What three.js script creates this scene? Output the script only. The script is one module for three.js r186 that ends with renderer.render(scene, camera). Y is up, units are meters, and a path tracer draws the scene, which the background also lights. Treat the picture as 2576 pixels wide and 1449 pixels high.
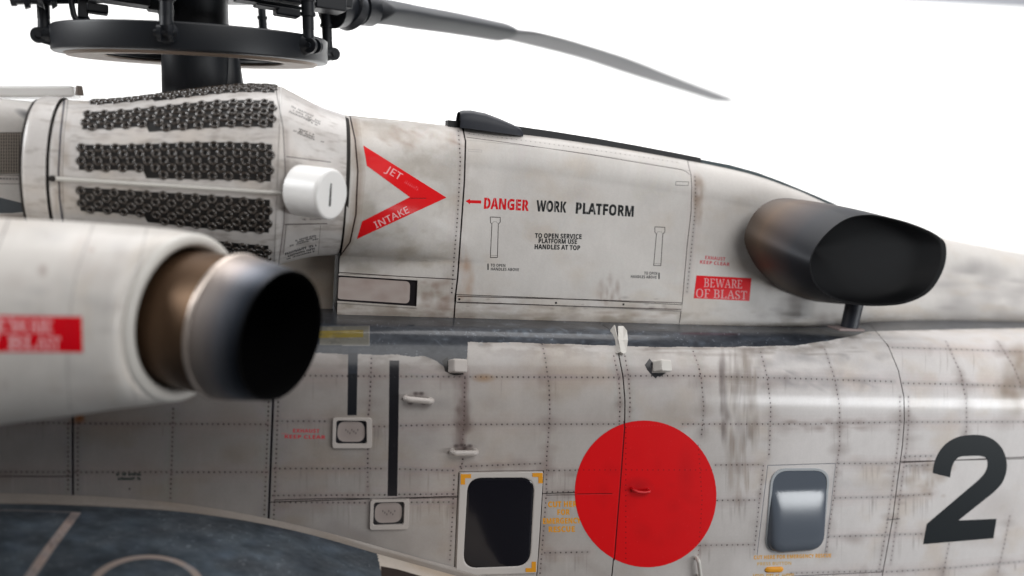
import * as THREE from 'three';
import { mergeGeometries } from 'three/addons/utils/BufferGeometryUtils.js';
import { RoundedBoxGeometry } from 'three/addons/geometries/RoundedBoxGeometry.js';
import { RectAreaLightUniformsLib } from 'three/addons/lights/RectAreaLightUniformsLib.js';

// ------------------------------------------------------------------ camera, light, exposure
// The kit is designed in drawing units; one unit is 0.05 mm (a close-up of a 1:48 model).
const S = 5e-5;
const V = (x, y, z) => new THREE.Vector3(x, y, z);
const scene = new THREE.Scene();
const camera = new THREE.PerspectiveCamera(38, 16 / 9, 0.005, 5);
const rad = THREE.MathUtils.degToRad, clamp = THREE.MathUtils.clamp, lerp = THREE.MathUtils.lerp, sstep = THREE.MathUtils.smoothstep;
const FOCAL = 724.5 / Math.tan(rad(19));
const CAM = V(-Math.sin(rad(16)) * Math.cos(rad(8)), Math.sin(rad(8)), Math.cos(rad(16)) * Math.cos(rad(8))).multiplyScalar(FOCAL);
camera.position.copy(CAM).multiplyScalar(S);
camera.lookAt(0, 0, 0);
camera.rotateZ(rad(4.5));
camera.focus = 2260 * S;
camera.userData.fStop = 15.5;
camera.updateMatrixWorld(true);

const renderer = new THREE.WebGLRenderer({ antialias: true });
renderer.toneMapping = THREE.LinearToneMapping;
renderer.toneMappingExposure = 1.3;
renderer.shadowMap.enabled = true;
renderer.setSize(1024, 576);
RectAreaLightUniformsLib.init();
scene.background = new THREE.Color(0.066, 0.062, 0.062);

function areaLight(name, at, to, w, h, intensity, color) {
  const l = new THREE.RectAreaLight(color, intensity, w * S, h * S);
  l.name = name;
  l.position.copy(at).multiplyScalar(S);
  l.lookAt(to.clone().multiplyScalar(S));
  scene.add(l);
  return l;
}
// a broad softbox overhead, a light on the paper backdrop, and the windows of the room at the front right and the left
areaLight('overhead_softbox', V(600, 6200, -2300), V(500, 0, -1100), 6500, 4500, 3.4, new THREE.Color(1, 0.985, 0.98));
areaLight('backdrop_light', V(1900, 5600, -5200), V(3200, 300, -9600), 10000, 3600, 9, new THREE.Color(1, 1, 1));
areaLight('room_window', V(3450, -430, 2450), V(700, -300, 0), 2300, 560, 12, new THREE.Color(0.95, 0.98, 1));
areaLight('front_fill_light', V(2300, 4300, 4300), V(300, 100, 0), 6000, 3600, 2.7, new THREE.Color(1, 0.99, 0.975));  // added fill from the upper front, no such lamp known
areaLight('left_window', V(-6400, 2900, -500), V(-500, 100, 0), 3000, 2600, 10, new THREE.Color(0.97, 0.985, 1));

// ------------------------------------------------------------------ helpers
const rng = (seed) => () => { seed = (seed + 0x6d2b79f5) | 0; let t = Math.imul(seed ^ (seed >>> 15), 1 | seed); t = (t + Math.imul(t ^ (t >>> 7), 61 | t)) ^ t; return ((t ^ (t >>> 14)) >>> 0) / 4294967296; };
const RX = V(0, 0, 0), RY = V(0, 0, 0), RZ = V(0, 0, 0);
camera.matrixWorld.extractBasis(RX, RY, RZ);
const FWD = RZ.clone().negate();
// drawing helpers: measure where a point of the photograph lies on a plane or a surface of the model
function proj(p) { const d = p.clone().sub(CAM), z = d.dot(FWD); return [1288 + FOCAL * d.dot(RX) / z, 724.5 - FOCAL * d.dot(RY) / z]; }
const ray = (px, py) => FWD.clone().multiplyScalar(FOCAL).addScaledVector(RX, px - 1288).addScaledVector(RY, 724.5 - py);
function W(px, py, z) { const d = ray(px, py); return CAM.clone().addScaledVector(d, (z - CAM.z) / d.z); }
function onPlane(px, py, o, n) { const d = ray(px, py); return CAM.clone().addScaledVector(d, o.clone().sub(CAM).dot(n) / d.dot(n)); }
function table(rows) {          // smooth (monotone-ish Catmull-Rom) interpolation of [x, value] rows
  return (x) => {
    if (x <= rows[0][0]) return rows[0][1];
    for (let i = 0; i < rows.length - 1; i++) if (x <= rows[i + 1][0]) {
      const [x0, y0] = rows[i], [x1, y1] = rows[i + 1], h = x1 - x0, s = (y1 - y0) / h;
      const sl = (j) => { if (j <= 0 || j >= rows.length - 1) return j <= 0 ? (rows[1][1] - rows[0][1]) / (rows[1][0] - rows[0][0]) : (rows[j][1] - rows[j - 1][1]) / (rows[j][0] - rows[j - 1][0]);
        const a = (rows[j][1] - rows[j - 1][1]) / (rows[j][0] - rows[j - 1][0]), b = (rows[j + 1][1] - rows[j][1]) / (rows[j + 1][0] - rows[j][0]); return a * b <= 0 ? 0 : 2 * a * b / (a + b); };
      const m0 = sl(i), m1 = sl(i + 1), t = (x - x0) / h, t2 = t * t, t3 = t2 * t;
      return (2 * t3 - 3 * t2 + 1) * y0 + (t3 - 2 * t2 + t) * h * m0 + (-2 * t3 + 3 * t2) * y1 + (t3 - t2) * h * m1;
    }
    return rows[rows.length - 1][1];
  };
}
const hash = (i, j, k) => { let h = Math.imul(i, 374761393) ^ Math.imul(j, 668265263) ^ Math.imul(k, 2147483647 ^ 0x5bd1e995); h = Math.imul(h ^ (h >>> 13), 1274126177); return ((h ^ (h >>> 16)) >>> 0) / 4294967296; };
function noise(x, y, k = 0) {
  const i = Math.floor(x), j = Math.floor(y); let a = x - i, b = y - j; a = a * a * (3 - 2 * a); b = b * b * (3 - 2 * b);
  return lerp(lerp(hash(i, j, k), hash(i + 1, j, k), a), lerp(hash(i, j + 1, k), hash(i + 1, j + 1, k), a), b);
}
const fbm = (x, y, k = 0, o = 4) => { let s = 0, a = 0.5, n = 0; for (let i = 0; i < o; i++) { s += a * noise(x, y, k + i * 7); n += a; x *= 2.03; y *= 2.03; a *= 0.5; } return s / n; };

// ------------------------------------------------------------------ the model
const BASE_Y = -1500;
const model = new THREE.Group();
model.name = 'model_helicopter';
model.userData = { label: 'weathered off-white model helicopter with red disc and black number 2 on its side', category: 'model helicopter' };
model.position.set(0, BASE_Y * S, 0);
scene.add(model);
const used = new Map();
function mesh(name, geo, mat, parent = model, extra) {
  const m = new THREE.Mesh(geo, mat);
  const n = used.get(name) ?? 0; used.set(name, n + 1);
  m.name = n ? name + '_' + String(n).padStart(3, '0') : name;
  m.castShadow = m.receiveShadow = true;
  if (extra) Object.assign(m.userData, extra);
  parent.add(m);
  return m;
}
// grid of (nu+1) x (nv+1) points; at(s, t) -> { p, uv, n }
function gridGeo(nu, nv, at, wrapNormals = false) {
  const pos = [], uv = [], nor = [], idx = [];
  let hasN = true;
  for (let j = 0; j <= nv; j++) for (let i = 0; i <= nu; i++) {
    const r = at(i / nu, j / nv); pos.push(r.p.x, r.p.y, r.p.z); uv.push(...(r.uv ?? [i / nu, j / nv]));
    if (r.n) nor.push(r.n.x, r.n.y, r.n.z); else hasN = false;
  }
  const w = nu + 1;
  for (let j = 0; j < nv; j++) for (let i = 0; i < nu; i++) { const a = j * w + i; idx.push(a, a + 1, a + w, a + 1, a + w + 1, a + w); }
  const g = new THREE.BufferGeometry();
  g.setAttribute('position', new THREE.Float32BufferAttribute(pos, 3));
  g.setAttribute('uv', new THREE.Float32BufferAttribute(uv, 2));
  g.setIndex(idx);
  if (hasN) { g.setAttribute('normal', new THREE.Float32BufferAttribute(nor, 3)); orient(g); }
  else {
    g.computeVertexNormals();
    if (wrapNormals) {   // first and last column coincide
      const n = g.attributes.normal;
      for (let j = 0; j <= nv; j++) { const a = j * w, b = a + nu, m = V(n.getX(a) + n.getX(b), n.getY(a) + n.getY(b), n.getZ(a) + n.getZ(b)).normalize(); n.setXYZ(a, m.x, m.y, m.z); n.setXYZ(b, m.x, m.y, m.z); }
    }
  }
  return g;
}
function orient(g) {            // make the winding agree with the given normals
  const p = g.attributes.position, n = g.attributes.normal, ix = g.index.array;
  const A = V(), B = V(), C = V(), N = V();
  for (let k = 0; k < ix.length; k += 3) {
    A.fromBufferAttribute(p, ix[k]); B.fromBufferAttribute(p, ix[k + 1]); C.fromBufferAttribute(p, ix[k + 2]);
    N.fromBufferAttribute(n, ix[k]).add(V().fromBufferAttribute(n, ix[k + 1])).add(V().fromBufferAttribute(n, ix[k + 2]));
    if (B.sub(A).cross(C.sub(A)).dot(N) < 0) { const t = ix[k + 1]; ix[k + 1] = ix[k + 2]; ix[k + 2] = t; }
  }
  return g;
}
function flip(g) { const ix = g.index.array; for (let k = 0; k < ix.length; k += 3) { const t = ix[k]; ix[k] = ix[k + 1]; ix[k + 1] = t; } const n = g.attributes.normal; for (let i = 0; i < n.array.length; i++) n.array[i] *= -1; return g; }
const polar = (c, n, up, r, a) => { const w = V().crossVectors(up, n).normalize(), u = V().crossVectors(n, w); return c.clone().addScaledVector(w, r * Math.cos(a)).addScaledVector(u, r * Math.sin(a)); };
// a surface through a list of rings { c, n, r }
function ringLoft(rings, seg = 64, perRing = 1) {
  const at = (s, t) => { const k = clamp(s * (rings.length - 1), 0, rings.length - 1 - 1e-9), i = Math.floor(k), f = k - i, a = rings[i], b = rings[i + 1] ?? a;
    return { p: polar(a.c.clone().lerp(b.c, f), a.n.clone().lerp(b.n, f).normalize(), V(0, 1, 0), lerp(a.r, b.r, f), t * Math.PI * 2), uv: [s, t] }; };
  // u runs round the ring so that the columns wrap
  const g = gridGeo(seg, (rings.length - 1) * perRing, (s, t) => at(t, s), true);
  return g;
}
function tubeGeo(pts, r, seg = 24, rs = 8, closed = false) { return new THREE.TubeGeometry(new THREE.CatmullRomCurve3(pts, closed, 'centripetal'), seg, r, rs, closed); }
function cyl(a, b, r1, r2 = r1, seg = 24, caps = true) {
  const d = b.clone().sub(a), g = new THREE.CylinderGeometry(r2, r1, d.length(), seg, 1, !caps);
  g.applyQuaternion(new THREE.Quaternion().setFromUnitVectors(V(0, 1, 0), d.clone().normalize())); g.translate((a.x + b.x) / 2, (a.y + b.y) / 2, (a.z + b.z) / 2);
  return g;
}
function boxAt(c, sx, sy, sz, r = 3, rot) { const g = new RoundedBoxGeometry(sx, sy, sz, 3, Math.min(r, sx / 2.01, sy / 2.01, sz / 2.01)); if (rot) g.applyMatrix4(new THREE.Matrix4().makeRotationFromEuler(new THREE.Euler(...rot))); g.translate(c.x, c.y, c.z); return g; }
const merge = (list) => mergeGeometries(list.map((g) => { const h = g.index ? g.toNonIndexed() : g; for (const n of Object.keys(h.attributes)) if (!['position', 'normal', 'uv'].includes(n)) h.deleteAttribute(n); return h; }));

// ------------------------------------------------------------------ painted skins
// A skin is a surface f(u, v) with its own paint and relief textures, laid out in (u, v), split into tiles along u.
const css = (r, g, b, a = 1) => `rgba(${r},${g},${b},${a})`;
class Skin {
  constructor({ f, u0, u1, v0, v1, tiles, seeds = [90, 60], paint, rough = 0.5, coat = 0.55, bump = 2.2, sign = 1 }) {
    Object.assign(this, { f, u0, u1, v0, v1, sign, seeds });
    this.reseed();
    this.tiles = tiles.map(([a, b, w, h]) => {
      const t = { a, b, w, h, c: document.createElement('canvas'), k: document.createElement('canvas') };
      t.c.width = t.k.width = w; t.c.height = t.k.height = h;
      t.ctx = t.c.getContext('2d'); t.btx = t.k.getContext('2d');
      const img = t.ctx.createImageData(w, h), bim = t.btx.createImageData(w, h);
      for (let y = 0; y < h; y++) for (let x = 0; x < w; x++) {
        const u = lerp(a, b, (x + 0.5) / w), v = lerp(v1, v0, (y + 0.5) / h), c = paint(u, v), o = (y * w + x) * 4;
        img.data[o] = c[0]; img.data[o + 1] = c[1]; img.data[o + 2] = c[2]; img.data[o + 3] = 255;
        const q = 200 + (hash(x, y, 5) - 0.5) * 7 + (c[3] ?? 0); bim.data[o] = bim.data[o + 1] = bim.data[o + 2] = q; bim.data[o + 3] = 255;
      }
      t.ctx.putImageData(img, 0, 0); t.btx.putImageData(bim, 0, 0);
      const tex = new THREE.CanvasTexture(t.c), bt = new THREE.CanvasTexture(t.k);
      tex.colorSpace = THREE.SRGBColorSpace; tex.anisotropy = 8;
      t.mat = new THREE.MeshPhysicalMaterial({ map: tex, bumpMap: bt, bumpScale: bump * S, roughness: rough, metalness: 0, clearcoat: coat, clearcoatRoughness: 0.17, specularIntensity: 0.3 });
      t.mat.name = 'weathered_paint';
      return t;
    });
  }
  reseed() {
    const { u0, u1, v0, v1, seeds, f } = this; this.grid = [];
    for (let i = 0; i <= seeds[0]; i++) for (let j = 0; j <= seeds[1]; j++) {
      const u = lerp(u0, u1, i / seeds[0]), v = lerp(v0, v1, j / seeds[1]), p = f(u, v);
      if (this.normal(u, v).dot(CAM.clone().sub(p)) > 0) this.grid.push([...proj(p), u, v]);
    }
  }
  normal(u, v) {
    const e = 0.6, p = this.f(u, v), a = this.f(u + e, v).sub(p), b = this.f(u, v + e).sub(p);
    return a.cross(b).normalize().multiplyScalar(this.sign ?? 1);
  }
  inv(px, py) {                 // where a point measured in the photograph lies on this surface
    let best = 1e18, u = 0, v = 0;
    for (const g of this.grid) { const d = (g[0] - px) ** 2 + (g[1] - py) ** 2; if (d < best) { best = d; u = g[2]; v = g[3]; } }
    for (let k = 0; k < 9; k++) {
      const e = 0.5, p = proj(this.f(u, v)), a = proj(this.f(u + e, v)), b = proj(this.f(u, v + e));
      const ax = (a[0] - p[0]) / e, ay = (a[1] - p[1]) / e, bx = (b[0] - p[0]) / e, by = (b[1] - p[1]) / e, det = ax * by - ay * bx;
      if (Math.abs(det) < 1e-5) break;
      const dx = px - p[0], dy = py - p[1];
      let du = (dx * by - dy * bx) / det, dv = (ax * dy - ay * dx) / det;
      const m = Math.max(Math.abs(du), Math.abs(dv)) / 60; if (m > 1) { du /= m; dv /= m; }
      u = clamp(u + du, this.u0, this.u1); v = clamp(v + dv, this.v0, this.v1);
      if (dx * dx + dy * dy < 1e-4) break;
    }
    return [u, v];
  }
  path(pts, step = 12, closed = false) {
    const out = [], list = closed ? [...pts, pts[0]] : pts;
    for (let i = 0; i < list.length - 1; i++) { const [x0, y0] = list[i], [x1, y1] = list[i + 1], n = Math.max(1, Math.ceil(Math.hypot(x1 - x0, y1 - y0) / step)); for (let k = 0; k < n; k++) out.push(this.inv(lerp(x0, x1, k / n), lerp(y0, y1, k / n))); }
    if (!closed) out.push(this.inv(...list[list.length - 1]));
    return out;
  }
  cv(t, [u, v]) { return [(u - t.a) / (t.b - t.a) * t.w, (1 - (v - this.v0) / (this.v1 - this.v0)) * t.h]; }
  scaleAt(t) { return t.w / (t.b - t.a); }
  stroke(uvs, width, color, depth, cap = 'butt') {       // width in drawing units; depth 0..255 relief grey
    for (const t of this.tiles) for (const [ctx, col] of [[t.ctx, color], [t.btx, depth == null ? null : css(depth, depth, depth)]]) {
      if (!col) continue;
      ctx.strokeStyle = col; ctx.lineWidth = width * this.scaleAt(t); ctx.lineCap = cap; ctx.lineJoin = 'round'; ctx.beginPath();
      uvs.forEach((q, i) => { const [x, y] = this.cv(t, q); i ? ctx.lineTo(x, y) : ctx.moveTo(x, y); }); ctx.stroke();
    }
  }
  line(pts, width = 2.2, color = css(58, 52, 52, 0.85), depth = 60) {
    const q = this.path(pts); this.stroke(q, width, color, depth); return q;
  }
  grime(pts, width = 26, a = 0.05, rgb = [92, 80, 74]) { const q = this.path(pts); for (const k of [1, 0.62, 0.34]) this.stroke(q, width * k, css(...rgb, a), null, 'round'); }
  fill(pts, color, depth) {
    const q = this.path(pts, 10, true);
    for (const t of this.tiles) for (const [ctx, col] of [[t.ctx, color], [t.btx, depth == null ? null : css(depth, depth, depth)]]) {
      if (!col) continue;
      ctx.fillStyle = col; ctx.beginPath(); q.forEach((p, i) => { const [x, y] = this.cv(t, p); i ? ctx.lineTo(x, y) : ctx.moveTo(x, y); }); ctx.closePath(); ctx.fill();
    }
  }
  local(px, py, draw, bumpDraw) {       // draw in photograph-sized units on the tangent of the surface
    const [u, v] = this.inv(px, py), e = 0.6;
    const p = proj(this.f(u, v)), a = proj(this.f(u + e, v)), b = proj(this.f(u, v + e));
    const ax = (a[0] - p[0]) / e, ay = (a[1] - p[1]) / e, bx = (b[0] - p[0]) / e, by = (b[1] - p[1]) / e, det = ax * by - ay * bx;
    const ux = by / det, uy = -bx / det, vx = -ay / det, vy = ax / det;   // du/dpx, du/dpy, dv/dpx, dv/dpy
    for (const t of this.tiles) {
      const [cx, cy] = this.cv(t, [u, v]), ku = t.w / (t.b - t.a), kv = -t.h / (this.v1 - this.v0);
      for (const [ctx, fn] of [[t.ctx, draw], [t.btx, bumpDraw]]) { if (!fn) continue; ctx.save(); ctx.setTransform(ux * ku, vx * kv, uy * ku, vy * kv, cx, cy); fn(ctx); ctx.restore(); }
    }
  }
  blob(px, py, rx, ry, rgb, a, rot = 0) {
    this.local(px, py, (c) => { c.rotate(rad(rot)); c.scale(rx, ry); const g = c.createRadialGradient(0, 0, 0, 0, 0, 1); g.addColorStop(0, css(...rgb, a)); g.addColorStop(0.55, css(...rgb, a * 0.5)); g.addColorStop(1, css(...rgb, 0)); c.fillStyle = g; c.fillRect(-1, -1, 2, 2); });
  }
  text(str, px, py, size, { color = '#1d1f22', rot = 0, width = null, font = 'bold', family = 'sans-serif', align = 'center', heavy = 0 } = {}) {
    this.local(px, py, (c) => {
      c.rotate(rad(rot)); c.font = `${font} ${size}px ${family}`; c.textBaseline = 'middle'; c.textAlign = align; c.fillStyle = color;
      const w = c.measureText(str).width; if (width) c.scale(width / w, 1);
      c.fillText(str, 0, 0); if (heavy) { c.strokeStyle = color; c.lineWidth = heavy; c.strokeText(str, 0, 0); }
    });
  }
  stencil(str, px, py, size, o = {}) {   // lettering broken by the stencil's bridges
    this.text(str, px, py, size, o);
    if (o.bridge) this.local(px, py, (c) => { c.rotate(rad(o.rot ?? 0)); c.fillStyle = o.bridge; const n = str.length, w = o.width; for (let i = 0; i < n; i++) { if (str[i] === ' ') continue; c.fillRect(-w / 2 + (i + 0.5) * w / n - 0.7, -size * 0.5, 1.5, size); } });
  }
  rivets(pts, pitch = 13.5, r = 1.7, a = 0.54, grime = 0.05) {
    if (grime) { this.grime(pts, 15, grime * 1.1, [96, 88, 84]); this.grime(pts, 54, grime * 0.5, [112, 102, 98]); }
    let carry = 0; const dots = [];
    for (let i = 0; i < pts.length - 1; i++) {
      const [x0, y0] = pts[i], [x1, y1] = pts[i + 1], L = Math.hypot(x1 - x0, y1 - y0);
      for (let d = carry; d < L; d += pitch) { dots.push(this.inv(lerp(x0, x1, d / L), lerp(y0, y1, d / L))); carry = d + pitch - L; }
    }
    for (const t of this.tiles) { const k = this.scaleAt(t), kv = t.h / (this.v1 - this.v0);
      for (const q of dots) {
        const [x, y] = this.cv(t, q); if (x < -9 || x > t.w + 9) continue;
        const j = hash(Math.round(q[0] * 10), Math.round(q[1] * 10), 3), al = Math.min(1, a * (0.6 + 0.9 * j));
        const rx = r * 1.22 * k, ry = r * 1.22 * kv;
        t.ctx.fillStyle = css(40, 34, 34, al); t.ctx.beginPath(); t.ctx.ellipse(x, y, rx, ry, 0, 0, 7); t.ctx.fill();
        t.btx.fillStyle = css(90, 90, 90, 0.9); t.btx.beginPath(); t.btx.ellipse(x, y, rx, ry, 0, 0, 7); t.btx.fill();
      } }
  }
  tileFor(ua, ub) { return this.tiles.find((t) => ua >= t.a - 1 && ub <= t.b + 1) ?? this.tiles[0]; }
  vert(t, u, v, h = 0) { const n = this.normal(u, v); return { p: this.f(u, v).addScaledVector(n, h), n, uv: [(u - t.a) / (t.b - t.a), (v - this.v0) / (this.v1 - this.v0)] }; }
  // a panel between two border lines of (u, v) points, sitting in its own hairline gap
  panel(name, left, right, va, vb, parent, { gap = 1.1, h = 0, depth = 5, nx = 40, ny = 40, mat, extra } = {}) {
    const border = (line, v) => { if (typeof line === 'number') return line; const s = [...line].sort((a, b) => a[1] - b[1]); if (v <= s[0][1]) return s[0][0]; for (let i = 0; i < s.length - 1; i++) if (v <= s[i + 1][1]) return lerp(s[i][0], s[i + 1][0], (v - s[i][1]) / (s[i + 1][1] - s[i][1] || 1)); return s[s.length - 1][0]; };
    const us = []; for (let i = 0; i <= 8; i++) { const v = lerp(va, vb, i / 8); us.push(border(left, v), border(right, v)); }
    const t = this.tileFor(Math.min(...us), Math.max(...us));
    const uvAt = (s, q) => { const v = lerp(va + gap, vb - gap, q), a = border(left, v) + gap, b = border(right, v) - gap; return [lerp(a, b, s), v]; };
    const skirt = 2, N = nx + skirt * 2, M = ny + skirt * 2;
    const g = gridGeo(N, M, (s, q) => {
      const i = Math.round(s * N), j = Math.round(q * M), ii = clamp((i - skirt) / nx, 0, 1), jj = clamp((j - skirt) / ny, 0, 1);
      const out = i < 1 || j < 1 || i > N - 1 || j > M - 1, edge = i < skirt || j < skirt || i > N - skirt || j > M - skirt;
      const [u, v] = uvAt(ii, jj), r = this.vert(t, u, v, out ? h - depth : edge ? h - 0.5 : h);
      return r;
    });
    return mesh(name, g, mat ?? t.mat, parent, extra);
  }
  // a thin patch over an outline measured in the photograph (star-shaped), hgt(r) its height from centre 0 to rim 1
  patch(name, pts, parent, { h = 0.5, hgt, nr = 8, step = 8, mat, ease = 1, extra } = {}) {
    const rim = this.path(pts, step, true), c = rim.reduce((a, b) => [a[0] + b[0] / rim.length, a[1] + b[1] / rim.length], [0, 0]);
    const us = rim.map((r) => r[0]), t = this.tileFor(Math.min(...us), Math.max(...us)), n = rim.length;
    const g = gridGeo(n, nr + 1, (s, q) => {
      const j = Math.round(q * (nr + 1)), r = Math.min(1, j / nr), b = rim[Math.round(s * n) % n], u = lerp(c[0], b[0], Math.pow(r, ease)), v = lerp(c[1], b[1], Math.pow(r, ease));
      return this.vert(t, u, v, j > nr ? -2 : hgt ? hgt(r, v - c[1]) : h);
    });
    if (hgt) { g.deleteAttribute('normal'); g.computeVertexNormals(); const nn = g.attributes.normal, m = this.normal(...c); if (V(nn.getX(n * 3), nn.getY(n * 3), nn.getZ(n * 3)).dot(m) < 0) flip(g); }
    return mesh(name, g, mat ?? t.mat, parent, extra);
  }
  // a raised frame between two outlines with the same number of corner points
  frame(name, outer, inner, parent, { h = 2.5, step = 6, mat, depth = 6, round = 1, extra } = {}) {
    const dense = (pts) => { const o = []; for (let i = 0; i < pts.length; i++) { const a = pts[i], b = pts[(i + 1) % pts.length]; for (let k = 0; k < 8; k++) o.push(this.inv(lerp(a[0], b[0], k / 8), lerp(a[1], b[1], k / 8))); } return o; };
    const A = dense(outer), B = dense(inner), n = A.length, us = A.map((r) => r[0]), t = this.tileFor(Math.min(...us), Math.max(...us));
    const prof = [[0, -2], [0, h * 0.7], [0.08 * round, h], [1 - 0.1 * round, h], [1, h * 0.7], [1, -depth]];
    const parts = prof.slice(1).map((b, k) => gridGeo(n, 1, (s, q) => { const i = Math.round(s * n) % n, [f, hh] = q < 0.5 ? prof[k] : b, u = lerp(A[i][0], B[i][0], f), v = lerp(A[i][1], B[i][1], f); return { p: this.vert(t, u, v, hh).p, uv: this.vert(t, u, v, 0).uv }; }));
    const nm = this.normal(...A[0]), g = merge(parts), pn = parts[2].attributes.normal;
    if (V(pn.getX(0), pn.getY(0), pn.getZ(0)).dot(nm) < 0) { const p = g.attributes.position.array; for (const at of ['position', 'normal', 'uv']) { const arr = g.attributes[at].array, sz = g.attributes[at].itemSize; for (let k = 0; k < p.length / 9; k++) for (let c = 0; c < sz; c++) { const x = arr[(k * 3 + 1) * sz + c]; arr[(k * 3 + 1) * sz + c] = arr[(k * 3 + 2) * sz + c]; arr[(k * 3 + 2) * sz + c] = x; } } const nn = g.attributes.normal.array; for (let i = 0; i < nn.length; i++) nn[i] *= -1; }
    return mesh(name, g, mat ?? t.mat, parent, extra);
  }
  point(px, py, h = 0) { const [u, v] = this.inv(px, py); return this.f(u, v).addScaledVector(this.normal(u, v), h); }
}
const rrect = (quad, r) => {    // rounded outline inside a four-cornered outline (photograph coordinates), 8 points a corner
  const out = [];
  for (let i = 0; i < 4; i++) {
    const c = quad[i], p = quad[(i + 3) % 4], n = quad[(i + 1) % 4], lp = Math.hypot(p[0] - c[0], p[1] - c[1]), ln = Math.hypot(n[0] - c[0], n[1] - c[1]);
    const a = [c[0] + (p[0] - c[0]) * r / lp, c[1] + (p[1] - c[1]) * r / lp], b = [c[0] + (n[0] - c[0]) * r / ln, c[1] + (n[1] - c[1]) * r / ln];
    for (let k = 0; k < 8; k++) { const t = k / 7, q = 0.92; const x = (1 - t) ** 2 * a[0] + 2 * t * (1 - t) * lerp((a[0] + b[0]) / 2, c[0], q) + t * t * b[0], y = (1 - t) ** 2 * a[1] + 2 * t * (1 - t) * lerp((a[1] + b[1]) / 2, c[1], q) + t * t * b[1]; out.push([x, y]); }
  }
  return out;
};
const M = (color, roughness, metalness = 0, o = {}) => { const m = new THREE.MeshPhysicalMaterial({ roughness, metalness, ...o }); m.color.set(color); return m; };
const mats = {
  white: M('#d2cfc9', 0.4, 0, { clearcoat: 0.25, clearcoatRoughness: 0.3 }),
  dimWhite: M('#b4ada8', 0.45, 0, { clearcoat: 0.2, clearcoatRoughness: 0.3 }),  // white toned down to go with the shade painted on the left hull
  cap: M('#f3f2f0', 0.35, 0, { clearcoat: 0.3, clearcoatRoughness: 0.25 }),
  groove: M('#2c2826', 0.9),
  black: M('#15171b', 0.55),
  rotor: M('#14181e', 0.42),
  darkTone: M('#050507', 0.95),  // near-black fill for the scoop mouth and the cap slot
  navy: M('#20242e', 0.5),
  glass: M('#14141b', 0.12, 0, { ior: 1.5 }),
  orange: M('#e39a1c', 0.5),
  glass2: M('#59606a', 0.17, 0, { ior: 1.5 }),
  tube: M('#3c342e', 0.26, 0, { clearcoat: 1, clearcoatRoughness: 0.16 }),
  red: M('#c8000e', 0.45, 0, { clearcoat: 0.1 }),
};
// weathered off-white: grey-beige mottling, streaks, darker dust near seams (all wear on the paint itself)
function offWhite(u, v, seed, warm = 1) {
  const a = fbm(u / 170, v / 120, seed), b = fbm(u / 46, v / 60, seed + 20), c = fbm(u / 9, v / 40, seed + 40, 3), d = noise(u / 3, v / 3, seed + 60);
  const g = 212 + (a - 0.5) * 12 + (b - 0.5) * 7 + (c - 0.5) * 4 + (d - 0.5) * 5;
  const brown = sstep(fbm(u / 130, v / 90, seed + 80), 0.5, 0.85) * warm;
  return [g - brown * 8, g - 4 - brown * 13, g - 8 - brown * 19];
}
function deckGrey(u, v, seed) {
  const a = fbm(u / 60, v / 40, seed), b = fbm(u / 14, v / 10, seed + 9), s = sstep(noise(u / 5, v / 4, seed + 3), 0.86, 1) * sstep(a, 0.45, 0.6);
  const g = 50 + (a - 0.5) * 36 + (b - 0.5) * 26 + s * 60;
  return [g + 4, g + 8, g + 15];
}
// ------------------------------------------------------------------ backdrop, wall and table
{
  const mPaper = M('#f1f1f0', 0.95), mWall = M('#8d8f94', 0.9), mTable = M('#1e1b1a', 0.6);
  const side = RX.clone().setY(0).normalize(), back = V().crossVectors(V(0, 1, 0), side).normalize().negate();
  if (back.dot(FWD) < 0) back.negate();
  const org = CAM.clone().setY(0), Q = (s, d, y) => org.clone().addScaledVector(side, s).addScaledVector(back, d).setY(y);
  const prof = []; for (let i = 0; i <= 10; i++) { const a = i / 10 * Math.PI / 2; prof.push([8600 + Math.sin(a) * 900, BASE_Y + 4 + 900 * (1 - Math.cos(a))]); }
  const eA = onPlane(2040, -2, Q(0, 9560, 0), back), eB = onPlane(2576, 20, Q(0, 9560, 0), back), sOf = (p) => p.clone().sub(org).dot(side), top = (s) => eA.y + (s - sOf(eA)) * (eB.y - eA.y) / (sOf(eB) - sOf(eA));
  const full = [[5200, BASE_Y + 4], ...prof];
  const g = gridGeo(24, full.length, (s, t) => { const k = Math.round(t * full.length), x = lerp(-15000, 14000, s); return { p: k < full.length ? Q(x, ...full[k]) : Q(x, 9560, top(x)) }; });
  const under = g.clone(); under.translate(0, -6, 0); const p0 = under.attributes.position; for (let i = 0; i < p0.count; i++) { const b = back; p0.setXYZ(i, p0.getX(i) + b.x * 14, p0.getY(i), p0.getZ(i) + b.z * 14); }
  flip(under);
  const sheet = merge([g, under]); sheet.scale(S, S, S);
  const set = (name, geo, mat, label) => { const m = new THREE.Mesh(geo, mat); m.name = name; m.castShadow = m.receiveShadow = true; m.userData = { kind: 'structure', label }; scene.add(m); return m; };
  set('backdrop', sheet, mPaper, 'white paper backdrop sheet behind the model helicopter');
  const wall = new THREE.BoxGeometry(26000, 9000, 200), wc = Q(0, 11200, 3000), yaw = Math.atan2(-back.x, -back.z);
  wall.rotateY(yaw); wall.translate(wc.x, wc.y, wc.z); wall.scale(S, S, S);
  set('wall', wall, mWall, 'grey wall showing above the edge of the backdrop');
  const tb = new THREE.BoxGeometry(26000, 120, 15000), tc = Q(0, 3600, BASE_Y - 60); tb.rotateY(yaw); tb.translate(tc.x, tc.y, tc.z); tb.scale(S, S, S);
  set('tabletop', tb, mTable, 'dark tabletop, out of view, under the model helicopter');  // kept dark so the window panes mirror little light
}

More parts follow.
